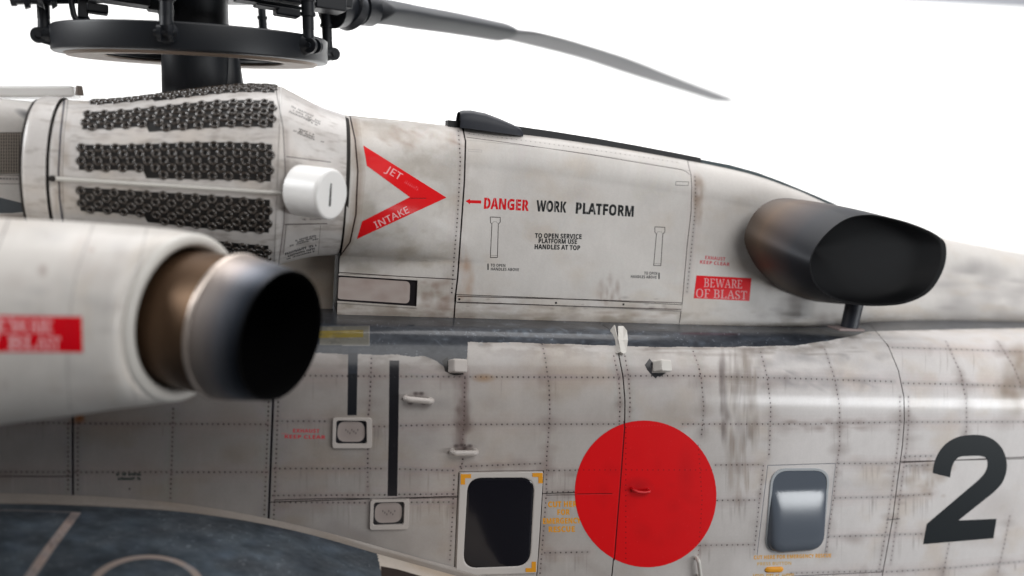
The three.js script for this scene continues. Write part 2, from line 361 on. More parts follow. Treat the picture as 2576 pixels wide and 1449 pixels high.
// ------------------------------------------------------------------ main fuselage
const shoulderA = table([[-1700, 100], [-600, 102], [330, 112], [900, 142], [1300, 166], [1800, 186], [2400, 190]]);
const fusF = (u, v) => {
  const a = shoulderA(u);
  if (v < 0) return V(u, -122 - v * 0.015, -a + v);
  if (v < 260) { const q = v / 260 * Math.PI / 2; return V(u, -122 - 208 * (1 - Math.cos(q)), -a + a * Math.sin(q)); }
  return V(u, -330 - (v - 260), 0);
};
const V185 = [[182, 1000], [182, 1075], [183, 1240], [183, 1270]], V680 = [[688, 870], [688, 985], [687, 999], [675, 1314], [672, 1380]];
const V1565 = [[1553, 866], [1557, 896], [1567, 946], [1572, 1009], [1571, 1069], [1559, 1233], [1539, 1449]];
const V2265 = [[2192, 820], [2205, 836], [2234, 869], [2260, 932], [2274, 999], [2275, 1056], [2270, 1122], [2257, 1216], [2246, 1303], [2219, 1449]];
const deckEdgePx = [[-200, 880], [700, 884], [750, 886], [876, 890], [1000, 893], [1070, 897], [1100, 910], [1118, 922], [1172, 905], [1175, 900], [1177, 860], [1300, 862], [1450, 866], [1600, 872], [1750, 873], [1880, 872], [2000, 868], [2080, 858], [2150, 844], [2185, 834], [2300, 831], [2576, 826], [2700, 824]];
let edgeAt = () => -400;
const fusInv = new Skin({ f: fusF, u0: -1700, u1: 2350, v0: -300, v1: 1000, tiles: [], seeds: [100, 90], paint: null });
fusInv.sign = -1; fusInv.reseed();
{
  const e = deckEdgePx.map((p) => fusInv.inv(...p)).filter((q) => Number.isFinite(q[0])).sort((a, b) => a[0] - b[0]);
  edgeAt = (u) => { if (u <= e[0][0]) return e[0][1]; for (let i = 0; i < e.length - 1; i++) if (u <= e[i + 1][0]) return lerp(e[i][1], e[i + 1][1], (u - e[i][0]) / (e[i + 1][0] - e[i][0] || 1)); return e[e.length - 1][1]; };
}
const FU = new Skin({
  sign: -1,
  f: fusF, u0: -1700, u1: 2350, v0: -300, v1: 1000, tiles: [[-1700, 430, 2048, 1250], [200, 2350, 2048, 1250]], seeds: [120, 90],
  paint(u, v) {
    const e = edgeAt(u) + (noise(u / 7, 3, 2) - 0.5) * 1.2 + (noise(u / 40, 8, 2) - 0.5) * 3;
    if (v < e) { const c = deckGrey(u, v, 11); return [...c, (noise(u / 4, v / 4, 9) - 0.5) * 22]; }
    const c = offWhite(u, v, 1);
    const near = Math.exp(-(v - e) / 26) * sstep(fbm(u / 40, v / 20, 7), 0.38, 0.75) * 46;   // dust washed down from the walkway
    // shade under the nacelle put into the paint: darker, warmer toward the nose
    const darkTone = (1 - sstep(u + (fbm(u / 200, v / 160, 61) - 0.5) * 500, 150, 1050)) * (0.8 + 0.4 * fbm(u / 70, v / 90, 64)), nacelleShade = (1 - sstep(u + (fbm(u / 160, v / 120, 66) - 0.5) * 260, -620, 40)), k0 = 1 - 0.16 * darkTone - 0.2 * nacelleShade, cool = 1 + 0.012 * (1 - darkTone);
    return [(c[0] - near) * k0, (c[1] - near * 1.05) * (k0 - 0.012 * darkTone), (c[2] - near * 1.1) * (k0 - 0.016 * darkTone) * cool];
  },
});
{
  const F = FU;
  // horizontal rivet rows and seams
  const rows = [
    [[700, 945], [1150, 948], [1560, 950]], [[1572, 946], [1717, 945], [2000, 952], [2250, 960]], [[2272, 964], [2430, 967], [2600, 974]], [[2245, 874], [2420, 879], [2600, 886]],
    [[-40, 1063], [0, 1064], [180, 1065]], [[186, 1066], [430, 1067], [680, 1068]], [[696, 1060], [830, 1060]], [[940, 1073], [975, 1073]], [[1008, 1071], [1180, 1068], [1565, 1067]], [[1717, 1067], [2050, 1067], [2150, 1064], [2270, 1062], [2600, 1061]],
    [[-40, 1187], [180, 1188]], [[190, 1188], [675, 1188]], [[690, 1179], [970, 1179]], [[1005, 1180], [1140, 1184]], [[1380, 1184], [1450, 1183]], [[1800, 1170], [1915, 1169]], [[2110, 1166], [2262, 1166]],
    [[686, 1247], [970, 1245]], [[1004, 1244], [1140, 1243]], [[690, 1264], [920, 1265]], [[1035, 1264], [1140, 1263]], [[1376, 1238], [1450, 1237]],
    [[1804, 1259], [1910, 1258]], [[2100, 1253], [2250, 1250]], [[2258, 1248], [2345, 1243]], [[1370, 1391], [1480, 1389]], [[1735, 1373], [1895, 1370]], [[2085, 1350], [2240, 1346]], [[2250, 1345], [2325, 1343]],
    [[2275, 1148], [2350, 1147]], [[2280, 1172], [2345, 1170]], [[1990, 1442], [2220, 1436]], [[2230, 1439], [2400, 1428], [2600, 1410]], [[1158, 1174], [1260, 1170], [1365, 1166]],
  ];
  for (const r of rows) F.rivets(r, 13.4, 1.75);
  const cols = [
    [[435, 1029], [432, 1140], [428, 1259]], [[171, 1066], [171, 1240]], [[195, 1066], [195, 1240]], [[676, 1000], [664, 1305]], [[700, 1000], [688, 1310]],
    [[934, 902], [932, 960], [929, 1022], [926, 1048]], [[925, 1130], [924, 1233]], [[1169, 952], [1167, 1050], [1163, 1112]], [[1142, 1196], [1138, 1300], [1131, 1410]],
    [[1364, 866], [1372, 905], [1381, 972], [1383, 1038], [1379, 1100], [1375, 1149], [1374, 1243], [1366, 1350], [1358, 1445]],
    [[1544, 896], [1556, 950], [1560, 1009], [1558, 1060]], [[1572, 896], [1581, 946], [1585, 1009], [1583, 1058]],
    [[1744, 884], [1757, 920], [1764, 952], [1770, 1022], [1767, 1070], [1764, 1099]],
    [[1914, 886], [1930, 949], [1939, 1022], [1937, 1090], [1934, 1150]], [[2075, 879], [2100, 952], [2112, 1022], [2112, 1122], [2106, 1160]], [[2106, 1165], [2098, 1243], [2084, 1340], [2078, 1399]],
    [[1920, 1172], [1910, 1260], [1896, 1394]], [[2285, 999], [2286, 1056], [2281, 1122], [2268, 1216], [2257, 1303], [2240, 1420]], [[2264, 999], [2264, 1056], [2258, 1122], [2246, 1216], [2234, 1303], [2210, 1440]],
    [[2380, 859], [2417, 939], [2430, 1006], [2432, 1069], [2428, 1100]], [[2510, 859], [2550, 922], [2570, 972]], [[2387, 1369], [2371, 1449]], [[2540, 1299], [2526, 1370], [2510, 1439]],
    [[1169, 1120], [1160, 1180]],
  ];
  for (const c of cols) F.rivets(c, 11.8, 1.7, 0.6, 0.045);
  // engraved seams inside panels
  F.line([[690, 1258], [858, 1254], [930, 1255]], 2.6); F.line([[1030, 1254], [1152, 1252]], 2.2); F.line([[1374, 1246], [1450, 1245]], 1.8); F.line([[-40, 1198], [182, 1199]], 2.4);
  F.line([[1990, 1450], [2221, 1439]], 2); F.line([[2267, 1164], [2420, 1157], [2600, 1149]], 2.6); F.line(V1565, 3); F.line(V2265, 2.6); F.line(V185, 4.5, css(50, 46, 52, 0.9)); F.line(V680, 5, css(34, 32, 40, 0.95));
  F.line([[1931, 1171], [2102, 1166]], 1.6, css(90, 96, 108, 0.9)); F.line([[1931, 1171], [1917, 1290], [1904, 1396]], 1.6, css(90, 96, 108, 0.9)); F.line([[2102, 1166], [2088, 1290], [2074, 1399]], 1.4, css(110, 118, 128, 0.9));
  F.line([[1154, 1188], [1149, 1290], [1142, 1449]], 2.2, css(40, 34, 32, 0.9)); F.line([[1367, 1184], [1359, 1330], [1350, 1449]], 2.4, css(40, 34, 32, 0.9)); F.line([[1154, 1187], [1260, 1185], [1367, 1184]], 1.6, css(80, 70, 66, 0.8));
  F.line([[2230, 1308], [2264, 1305]], 2.2, css(50, 54, 60, 0.9), null);
  for (const [x, y] of [[2228, 1296], [2264, 1294], [2228, 1317], [2260, 1316]]) F.text('▪▪', x, y, 9, { color: css(60, 64, 70, 0.8) });
  // grime
  const R = rng(7);
  for (const c of [...cols, ...rows]) for (let k = 0; k < c.length - 1; k++) { const n = 1 + Math.floor(R() * 2); for (let i = 0; i < n; i++) { const t = R(); F.blob(lerp(c[k][0], c[k + 1][0], t) + (R() - 0.5) * 8, lerp(c[k][1], c[k + 1][1], t) + R() * 10, 10 + R() * 34, 8 + R() * 20, [104, 90, 84], 0.09 + R() * 0.16); } }
  for (let i = 0; i < 300; i++) { const r = rows[Math.floor(R() * rows.length)], t = R(), x = lerp(r[0][0], r[r.length - 1][0], t), y = lerp(r[0][1], r[r.length - 1][1], t); const L = 8 + R() * 34; F.blob(x, y + L * 0.8, 1 + R() * 3.4, L, R() < 0.8 ? [88, 78, 74] : [216, 210, 204], 0.06 + R() * 0.16, (R() - 0.5) * 4); }
  for (let i = 0; i < 70; i++) F.blob(Math.pow(R(), 1.5) * 2576, 900 + R() * 540, 30 + R() * 90, 16 + R() * 50, R() < 0.5 ? [120, 104, 96] : [112, 108, 112], 0.06 + R() * 0.12, R() * 40);
  for (let i = 0; i < 90; i++) { const x = 1815 + R() * 90, y = 890 + R() * 220; F.blob(x + (R() - 0.5) * 10, y, 2 + R() * 11, 10 + R() * 50, R() < 0.62 ? [98, 88, 82] : [214, 208, 200], 0.06 + R() * 0.2, (R() - 0.5) * 5); }       // streaks right of the red disc
  for (let i = 0; i < 26; i++) { const y = 905 + R() * 210; F.blob(1819 + (y - 1000) * 0.03 + (R() - 0.5) * 12, y, 4 + R() * 9, 16 + R() * 40, [98, 88, 86], 0.12 + R() * 0.14); F.blob(1893 + (R() - 0.5) * 20 - Math.max(0, 950 - y) * 0.3, y, 5 + R() * 12, 16 + R() * 42, [106, 92, 80], 0.1 + R() * 0.14); } F.grime([[1830, 950], [1890, 955]], 26, 0.1, [98, 88, 84]); for (let i = 0; i < 18; i++) F.blob(1850 + (R() - 0.5) * 40, 1090 + R() * 150, 4 + R() * 14, 20 + R() * 40, [112, 98, 88], 0.06 + R() * 0.1); F.grime([[1168, 930], [1160, 1110]], 30, 0.1, [98, 86, 82]);
  for (let i = 0; i < 40; i++) { const x = 1835 + R() * 50, y = 1080 + R() * 190; F.blob(x, y, 1.5 + R() * 4, 16 + R() * 40, [120, 100, 84], 0.08 + R() * 0.14); }
  for (let i = 0; i < 70; i++) F.blob(1160 + (R() - 0.5) * 34, 940 + R() * 190, 5 + R() * 14, 8 + R() * 26, [96, 82, 78], 0.08 + R() * 0.14);
  for (let i = 0; i < 60; i++) F.blob(1900 + R() * 330, 890 + R() * 90, 8 + R() * 34, 4 + R() * 20, [120, 118, 122], 0.06 + R() * 0.16, 30 * R());
  for (let i = 0; i < 46; i++) F.blob(2520 + R() * 80, 880 + R() * 150, 10 + R() * 30, 14 + R() * 40, [104, 84, 66], 0.06 + R() * 0.12);
  for (let i = 0; i < 30; i++) F.blob(2285 + R() * 100, 1160 + R() * 90, 5 + R() * 24, 5 + R() * 18, [110, 86, 62], 0.06 + R() * 0.14);
  for (let i = 0; i < 26; i++) F.blob(1990 + R() * 180, 1055 + R() * 26, 8 + R() * 30, 4 + R() * 9, [110, 94, 88], 0.08 + R() * 0.14);
  F.blob(1218, 951, 34, 14, [150, 112, 76], 0.6); F.blob(200, 1052, 16, 12, [120, 62, 24], 0.85); F.blob(196, 1060, 26, 10, [110, 60, 30], 0.5); F.blob(1120, 905, 22, 18, [60, 62, 66], 0.8);
  for (let i = 0; i < 40; i++) F.blob(1560 + R() * 620, 872 + R() * 22, 12 + R() * 44, 3 + R() * 7, [96, 84, 76], 0.1 + R() * 0.2);
  F.fill([[1112, 908], [1126, 898], [1130, 930], [1140, 936], [1164, 934], [1166, 942], [1142, 944], [1120, 934]], css(24, 22, 22, 0.92));
  F.fill([[1622, 918], [1634, 902], [1642, 912], [1640, 938], [1674, 938], [1660, 948], [1654, 946], [1650, 952], [1640, 944], [1628, 930]], css(28, 28, 34, 0.92));
  for (const [x, y] of [[1032, 1014], [1066, 1014], [1046, 990], [1060, 990], [1148, 1122], [1162, 1120], [1182, 1122], [1170, 1126]]) { F.blob(x, y, 9, 6, [40, 32, 32], 0.7); F.blob(x, y + 6, 22, 14, [90, 76, 74], 0.25); }
  // scuffs on the walkway
  for (let i = 0; i < 110; i++) { const x = 700 + R() * 1500, y = 806 + R() * 58; F.blob(x, y, 1 + R() * 5, 1 + R() * 3, [170, 180, 192], 0.15 + R() * 0.35, R() * 180); }
  for (let i = 0; i < 50; i++) { const x = 1250 + R() * 850; F.blob(x, 815 + R() * 48, 8 + R() * 26, 3 + R() * 8, [120, 134, 150], 0.1 + R() * 0.2, R() * 20 - 10); }
  for (let i = 0; i < 30; i++) F.blob(1060 + R() * 500, 828 + R() * 40, 6 + R() * 16, 3 + R() * 6, [150, 164, 178], 0.1 + R() * 0.22, R() * 50);
  // yellow walkway mark
  F.fill([[804, 822], [929, 820], [929, 868], [804, 868]], css(112, 108, 96, 0.75)); F.fill([[802, 832], [914, 830], [914, 848], [802, 850]], css(118, 102, 36, 0.85)); F.line([[804, 821], [929, 819], [929, 869], [860, 869]], 2, css(150, 146, 140, 0.7), null);
  for (let i = 0; i < 22; i++) F.blob(806 + R() * 120, 824 + R() * 42, 3 + R() * 12, 2 + R() * 5, R() < 0.5 ? [70, 68, 66] : [160, 150, 130], 0.3);
  // worn blue-black bands
  F.fill([[876, 872], [900, 872], [900, 890], [876, 890]], css(44, 50, 60, 0.6));
  F.fill([[876, 888], [900, 888], [897, 1045], [874, 1045]], '#17191e'); F.fill([[980, 907], [1004, 907], [1002, 1080], [999, 1248], [975, 1248], [978, 1080]], '#15151a');
  F.fill([[876, 888], [900, 888], [899, 940], [875, 940]], css(60, 68, 80, 0.35));
  for (let i = 0; i < 14; i++) F.blob(877 + R() * 130, 895 + R() * 320, 1.5 + R() * 4, 1.5 + R() * 5, [120, 112, 106], 0.12);
  const OR = css(226, 150, 28, 0.98);
  [['CUT HERE', 1420, 1268, 84], ['FOR', 1417, 1288, 32], ['EMERGENCY', 1413, 1310, 96], ['RESCUE', 1413, 1331, 68]].forEach(([t, x, y, w]) => F.text(t, x, y, 19, { color: OR, width: w, rot: -1, heavy: 0.5 }));
  // the red disc
  const disc = []; for (let i = 0; i < 72; i++) { const a = i / 72 * Math.PI * 2; disc.push([1624 + 178 * Math.cos(a) + Math.sin(a) * 4, 1242.5 + 184.5 * Math.sin(a)]); }
  F.fill(disc, '#e0050f'); F.discOutline = disc;
  F.line([[1569, 1060], [1571, 1076], [1559, 1233], [1545, 1410]], 3, css(60, 6, 16, 0.9)); F.line([[1450, 1243], [1500, 1242], [1540, 1242]], 2, css(80, 6, 18, 0.7));
  F.blob(1604, 1226, 46, 30, [110, 6, 20], 0.35); F.blob(1725, 1190, 28, 80, [140, 6, 18], 0.18); 
  for (let i = 0; i < 22; i++) F.blob(1575 + i * 7.2, 1070 + Math.abs(i - 10) * 0.3, 1.6, 2.2, [232, 150, 150], 0.4);
  for (let i = 0; i < 26; i++) F.blob(1574, 1075 + i * 13.2, 2.2, 2.2, [70, 0, 8], 0.75); for (let i = 0; i < 26; i++) F.blob(1766 - Math.abs(i - 12) * 0.8, 1120 + i * 11.5, 2.1, 2.1, [76, 0, 8], 0.65);
  for (let i = 0; i < 26; i++) F.blob(1455 + i * 13.4, 1182, 2.1, 2.1, [80, 0, 8], 0.6);
  for (let i = 0; i < 40; i++) { const a = R() * 6.28, q = Math.sqrt(R()); F.blob(1624 + 128 * q * Math.cos(a), 1242 + 128 * q * Math.sin(a), 10 + R() * 30, 10 + R() * 36, R() < 0.7 ? [130, 0, 12] : [230, 50, 40], 0.03 + R() * 0.05); }
  for (let i = 0; i < 60; i++) { const a = R() * 6.28, q = Math.sqrt(R()); F.blob(1624 + 168 * q * Math.cos(a), 1242 + 175 * q * Math.sin(a), 0.8 + R() * 1.6, 0.8 + R() * 3, [240, 150, 150], 0.25); }
  for (const y of [1120, 1180, 1300, 1360]) for (let i = 0; i < 12; i++) F.blob(1766 - Math.abs(y - 1240) * 0.03, y + i * 4, 1.4, 1.4, [96, 4, 12], 0.2);
  // the number
  // lettering
  F.text('EXHAUST', 770, 1084, 13, { color: css(198, 40, 52, 0.95), rot: 1, width: 68 }); F.text('KEEP CLEAR', 767, 1099, 13, { color: css(198, 40, 52, 0.95), rot: 1, width: 104 }); F.text('←—', 712, 1090, 12, { color: css(198, 90, 96, 0.7), width: 26 });
  F.text('CUT HERE FOR EMERGENCY RESCUE', 1995, 1400, 13, { color: OR, width: 196, rot: -1.5 }); F.text('PRESS BUTTON', 1948, 1418, 11, { color: css(214, 148, 40, 0.6), width: 88, rot: -1.5 });
  scribble(F, 325, 1199, 64, 22, 2, 0, css(20, 34, 32, 0.9)); F.blob(326, 1230, 3, 3.4, [20, 20, 20], 1);
  scribble(F, 1950, 1448, 110, 12, 1, -1, css(214, 148, 40, 0.6));
}
function scribble(sk, px, py, w, h, rows, rot, color) {     // stencilled lines too small to read
  const R = rng(Math.round(px * 13 + py * 7));
  sk.local(px, py, (c) => { c.rotate(rad(rot)); c.fillStyle = color; const lh = h / rows; for (let r = 0; r < rows; r++) { let x = -w / 2 + (r % 2) * w * 0.06; const end = w / 2 - R() * w * 0.12; while (x < end) { const cw = 2 + R() * 3; if (R() < 0.86) { c.fillRect(x, -h / 2 + r * lh + lh * 0.12, cw * 0.55, lh * 0.7); c.fillRect(x, -h / 2 + r * lh + lh * (R() < 0.5 ? 0.12 : 0.45), cw, lh * 0.26); } x += cw + 0.9; } } });
}
const uv = (sk, l) => sk.path(l, 14);
{
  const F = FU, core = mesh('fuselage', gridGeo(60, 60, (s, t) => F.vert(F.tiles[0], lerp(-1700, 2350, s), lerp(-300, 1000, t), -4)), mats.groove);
  F.core = core;
  const a = uv(F, V185), b = uv(F, V680), c = uv(F, V1565), d = uv(F, V2265), v2 = F.inv(1000, 1253)[1], v3 = F.inv(2400, 1158)[1];
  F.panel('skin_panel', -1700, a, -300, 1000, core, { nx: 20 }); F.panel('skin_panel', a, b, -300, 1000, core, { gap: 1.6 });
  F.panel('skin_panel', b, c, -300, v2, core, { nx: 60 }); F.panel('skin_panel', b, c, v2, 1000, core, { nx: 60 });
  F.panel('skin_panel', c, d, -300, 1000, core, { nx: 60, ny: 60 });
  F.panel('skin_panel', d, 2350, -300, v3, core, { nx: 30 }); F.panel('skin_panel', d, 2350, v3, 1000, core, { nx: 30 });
  F.patch('roundel', F.discOutline, model, { h: 0.45, step: 20, nr: 10, extra: { label: 'large red disc marking' } });
  // number: outline in photograph coordinates on the flat side wall
  const R0 = [[2346, 1190], [2350, 1165], [2362, 1137], [2382, 1114], [2410, 1099], [2440, 1094], [2476, 1096], [2502, 1108], [2522, 1130], [2532, 1160], [2531, 1188], [2520, 1216], [2500, 1238], [2411, 1309], [2507, 1305], [2499, 1354], [2322, 1369], [2331, 1318], [2462, 1207], [2478, 1188], [2484, 1168], [2480, 1152], [2466, 1147], [2440, 1147], [2412, 1150], [2399, 1164], [2393, 1182], [2390, 1201]];
  const smooth = (l, n) => new THREE.CatmullRomCurve3(l.map((p) => V(p[0], p[1], 0)), false, 'centripetal').getPoints(n).map((p) => [p.x, p.y]);
  const dense = [...smooth(R0.slice(0, 13), 48), ...R0.slice(13, 18), ...smooth(R0.slice(18), 36)];
  const tri = THREE.ShapeUtils.triangulateShape(dense.map((p) => new THREE.Vector2(...p)), []), t1 = F.tiles[1], pos = [], nor = [], uvs = [];
  for (const f of tri) for (const i of f) { const q = F.inv(...dense[i]), r = F.vert(t1, q[0], q[1], 0.5); pos.push(...r.p.toArray()); nor.push(...r.n.toArray()); uvs.push(...r.uv); }
  const g = new THREE.BufferGeometry(); g.setAttribute('position', new THREE.Float32BufferAttribute(pos, 3)); g.setAttribute('normal', new THREE.Float32BufferAttribute(nor, 3)); g.setAttribute('uv', new THREE.Float32BufferAttribute(uvs, 2)); g.setIndex(pos.map((_, i) => i).slice(0, pos.length / 3)); orient(g);
  mesh('number_marking', g, M('#171d21', 0.5, 0, { specularIntensity: 0.4 }), model, { label: 'large black number 2' });
  // windows
  const w1o = [[1156, 1189], [1366, 1186], [1349, 1441], [1146, 1446]], w1i = [[1174, 1199], [1345, 1198], [1334, 1424], [1162, 1430]];
  const w1 = F.patch('window', rrect(w1i, 34), model, { hgt: (r) => 2.4 + 3 * (1 - r * r), mat: mats.glass, nr: 10, extra: { label: 'dark window with orange corner marks' } });
  F.frame('window_frame', rrect(w1o, 5), rrect([[1176, 1201], [1344, 1200], [1332, 1422], [1164, 1428]], 34), w1, { h: 4.5, mat: M('#c2bdb9', 0.45) });
  const mk = (pts) => F.patch('corner_mark', pts, w1, { h: 5.2, nr: 1, step: 30, mat: mats.orange });
  const el = (x, y, dx, dy, w = 9) => { const g = []; for (const q of [[[x, y], [x + dx * 26, y], [x + dx * 26, y + dy * 10], [x, y + dy * 10]], [[x, y + dy * 10.1], [x + dx * 11, y + dy * 10.1], [x + dx * 11, y + dy * 26], [x, y + dy * 26]]]) g.push(q); return g; };
  for (const q of el(1158, 1191, 1, 1)) mk(q); for (const q of el(1364, 1188, -1, 1)) mk(q); for (const q of el(1347, 1437, -1, -1)) mk(q);
  const w2 = F.patch('window', rrect([[1943, 1181], [2085, 1180], [2066, 1380], [1925, 1391]], 36), model, { hgt: (r, dv) => { const e = Math.pow(Math.max(0, 1 - Math.pow(r, 8)), 0.5), t = dv - 150; const q = 28 - 0.0006 * t * t; return 1 + e * (q + Math.sqrt(q * q + 8)) / 2; }, mat: mats.glass2, nr: 30, extra: { label: 'bulged glossy window behind the red disc' } });
  F.frame('window_frame', rrect([[1940, 1178], [2088, 1177], [2069, 1383], [1922, 1394]], 38), rrect([[1946, 1184], [2082, 1183], [2063, 1377], [1928, 1388]], 34), w2, { h: 3, mat: M('#a9aeb2', 0.35), step: 5 });
  // recessed steps
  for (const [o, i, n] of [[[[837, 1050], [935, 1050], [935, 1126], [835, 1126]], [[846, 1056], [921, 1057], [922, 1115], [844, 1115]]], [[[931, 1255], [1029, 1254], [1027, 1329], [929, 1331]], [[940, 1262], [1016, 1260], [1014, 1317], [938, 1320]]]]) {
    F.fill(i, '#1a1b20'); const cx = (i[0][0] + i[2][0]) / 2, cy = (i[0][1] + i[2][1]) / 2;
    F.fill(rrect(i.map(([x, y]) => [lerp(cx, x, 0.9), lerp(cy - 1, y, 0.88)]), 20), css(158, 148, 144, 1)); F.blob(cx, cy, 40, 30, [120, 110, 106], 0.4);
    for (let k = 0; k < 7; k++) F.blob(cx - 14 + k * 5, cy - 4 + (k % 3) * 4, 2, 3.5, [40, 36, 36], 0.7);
    const st = F.frame('step_recess', rrect(o, 7), rrect(i, 7), model, { h: 7, mat: mats.dimWhite });
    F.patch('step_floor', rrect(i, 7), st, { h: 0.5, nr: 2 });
  }
  // grab rails
  const rail = (a, b, r, h, mat, sag = 0) => { const P = (t, hh) => F.point(lerp(a[0], b[0], t), lerp(a[1], b[1], t) + sag * Math.sin(t * Math.PI), hh); return mesh('grab_rail', tubeGeo([P(0.03, -2), P(0.0, h * 0.6), P(0.08, h), P(0.3, h * 1.05), P(0.7, h * 1.05), P(0.92, h), P(1.0, h * 0.6), P(0.97, -2)], r, 40, 10), mat); };
  rail([1020, 1001], [1084, 1007], 7.5, 16, mats.dimWhite); rail([1136, 1134], [1195, 1134], 7.5, 17, mats.dimWhite); rail([1590, 1229], [1631, 1232], 4.4, 12, mats.red, 4);
  rail([1750, 1402], [1756, 1448], 5.5, 16, mats.white, 0);
  // hooded vents: a small box standing out of the shoulder
  const boxOn = (px, py, sx, sy, sz, name, mat, tilt = 0, sink = 6) => { const [u, v] = F.inv(px, py), n = F.normal(u, v), e = 1, tv = F.f(u, v + e).sub(F.f(u, v)).normalize().negate(), tu = V().crossVectors(tv, n).normalize(); const g = new RoundedBoxGeometry(sx, sy, sz, 3, 5); g.rotateY(tilt); const m = new THREE.Matrix4().makeBasis(tu, tv, n); g.applyMatrix4(m); const c = F.f(u, v).addScaledVector(n, sz / 2 - sink); g.translate(c.x, c.y, c.z); return mesh(name, g, mat); };
  boxOn(1149, 922, 40, 34, 34, 'vent_hood', mats.dimWhite, 0.3); boxOn(1661, 923, 40, 32, 36, 'vent_hood', mats.white, 0.35);
  // folded bracket at the top of the frame seam
  { const g = []; const P = (x, y, h) => F.point(x, y, h);
    const quadPlate = (a, b, c, d, th) => { const n = V().crossVectors(b.clone().sub(a), d.clone().sub(a)).normalize().multiplyScalar(th), q = [a, b, c, d], r = q.map((p) => p.clone().add(n)), pos = [], f = (p1, p2, p3, p4) => { for (const p of [p1, p2, p3, p1, p3, p4]) pos.push(p.x, p.y, p.z); }; f(...r); f(q[3], q[2], q[1], q[0]); for (let i = 0; i < 4; i++) { const j = (i + 1) % 4; f(q[i], q[j], r[j], r[i]); } const o = new THREE.BufferGeometry(); o.setAttribute('position', new THREE.Float32BufferAttribute(pos, 3)); o.setAttribute('uv', new THREE.Float32BufferAttribute(new Float32Array(pos.length / 3 * 2), 2)); o.computeVertexNormals(); return o; };
    const prof = (h) => [[1553, 832], [1566, 832], [1574, 842], [1575, 862], [1571, 890], [1564, 894], [1557, 890], [1551, 860]].map((p) => P(p[0], p[1], h));
    const lo = prof(-3), hi = prof(14), pos = []; const n = lo.length, cc = hi.reduce((a, b) => a.add(b), V()).multiplyScalar(1 / n);
    for (let i = 0; i < n; i++) { const j = (i + 1) % n; for (const p of [lo[j], lo[i], hi[i], lo[j], hi[i], hi[j], hi[j], hi[i], cc]) pos.push(p.x, p.y, p.z); }
    const o = new THREE.BufferGeometry(); o.setAttribute('position', new THREE.Float32BufferAttribute(pos, 3)); o.setAttribute('uv', new THREE.Float32BufferAttribute(new Float32Array(pos.length / 3 * 2), 2)); o.computeVertexNormals(); g.push(o);
    g.push(quadPlate(P(1537, 832, 0), P(1552, 890, -1), P(1558, 890, 12), P(1545, 832, 16), 4));
    mesh('antenna_bracket', merge(g), mats.white);
  }
  F.patch('release_button', rrect([[1925, 1426], [1971, 1425], [1969, 1439], [1923, 1440]], 8), model, { hgt: (r) => 2 + 3 * (1 - r ** 4), mat: mats.orange, nr: 4 });
}

// ------------------------------------------------------------------ engine hump on the roof
const zw = table([[-420, -216], [200, -215], [800, -218], [1000, -232], [1200, -285], [1400, -360], [1700, -425], [2100, -455], [2500, -470]]);
const topPx = [[860, 289], [1000, 302], [1150, 318], [1310, 334], [1500, 360], [1740, 402], [1830, 420], [1900, 438], [2000, 474], [2100, 517], [2240, 560], [2380, 600], [2576, 640]];
const topRows = topPx.map(([x, y]) => { let p = W(x, y, -330); for (let k = 0; k < 6; k++) p = W(x, y, zw(p.x) - 125); return [p.x, p.y + 1.5]; });
topRows.unshift([-700, topRows[0][1] + 2]); topRows.push([2500, topRows[topRows.length - 1][1] - 30]);
const yt = table(topRows), bulgeA = table([[-430, 166], [-340, 150], [-240, 104], [-140, 46], [-40, 10], [30, 0], [0, 0]]);
const humpF = (u, v) => {
  const w = zw(u), t = yt(u), R = Math.min(115, (t + 150) * 0.42); let y, z;
  if (v < 0) { y = t - v * v * 0.0002; z = w - 40 - R + v; }
  else if (v < 170) { const q = v / 170 * Math.PI / 2; y = t - R * (1 - Math.cos(q)); z = w - 40 - R + R * Math.sin(q); }
  else { const k = (v - 170) / 500; y = lerp(t - R, -150, k); z = w - 40 + 40 * Math.sin(Math.min(1, k * 1.2) * Math.PI / 2); }
  const q = (y - 218) / 184, A = bulgeA(u);
  if (A > 0.01 && Math.abs(q) < 1) z += A * Math.pow(1 - q * q, 0.62);
  return V(u, y, z);
};
const HU = new Skin({
  f: humpF, u0: -415, u1: 2450, v0: -200, v1: 670, tiles: [[-415, 780, 2048, 1400], [500, 2450, 2048, 900]], seeds: [110, 90], sign: -1, rough: 0.55, coat: 0.1,
  paint(u, v) {
    const c = offWhite(u, v, 101, 0.7);
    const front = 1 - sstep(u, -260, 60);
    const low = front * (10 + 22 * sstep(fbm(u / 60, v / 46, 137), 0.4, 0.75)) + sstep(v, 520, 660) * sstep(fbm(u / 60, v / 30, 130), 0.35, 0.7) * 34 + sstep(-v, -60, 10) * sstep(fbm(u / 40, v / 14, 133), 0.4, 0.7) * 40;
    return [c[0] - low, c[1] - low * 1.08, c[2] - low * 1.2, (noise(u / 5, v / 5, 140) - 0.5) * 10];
  },
});
const plT = [[1173, 345], [1300, 362], [1500, 392], [1711, 427]], platL = [[1164, 322], [1171, 356], [1168, 456], [1161, 556], [1151, 699], [1146, 738], [1142, 800]], platR = [[1728, 400], [1738, 440], [1740, 470], [1738, 536], [1728, 621], [1716, 762], [1709, 812]];
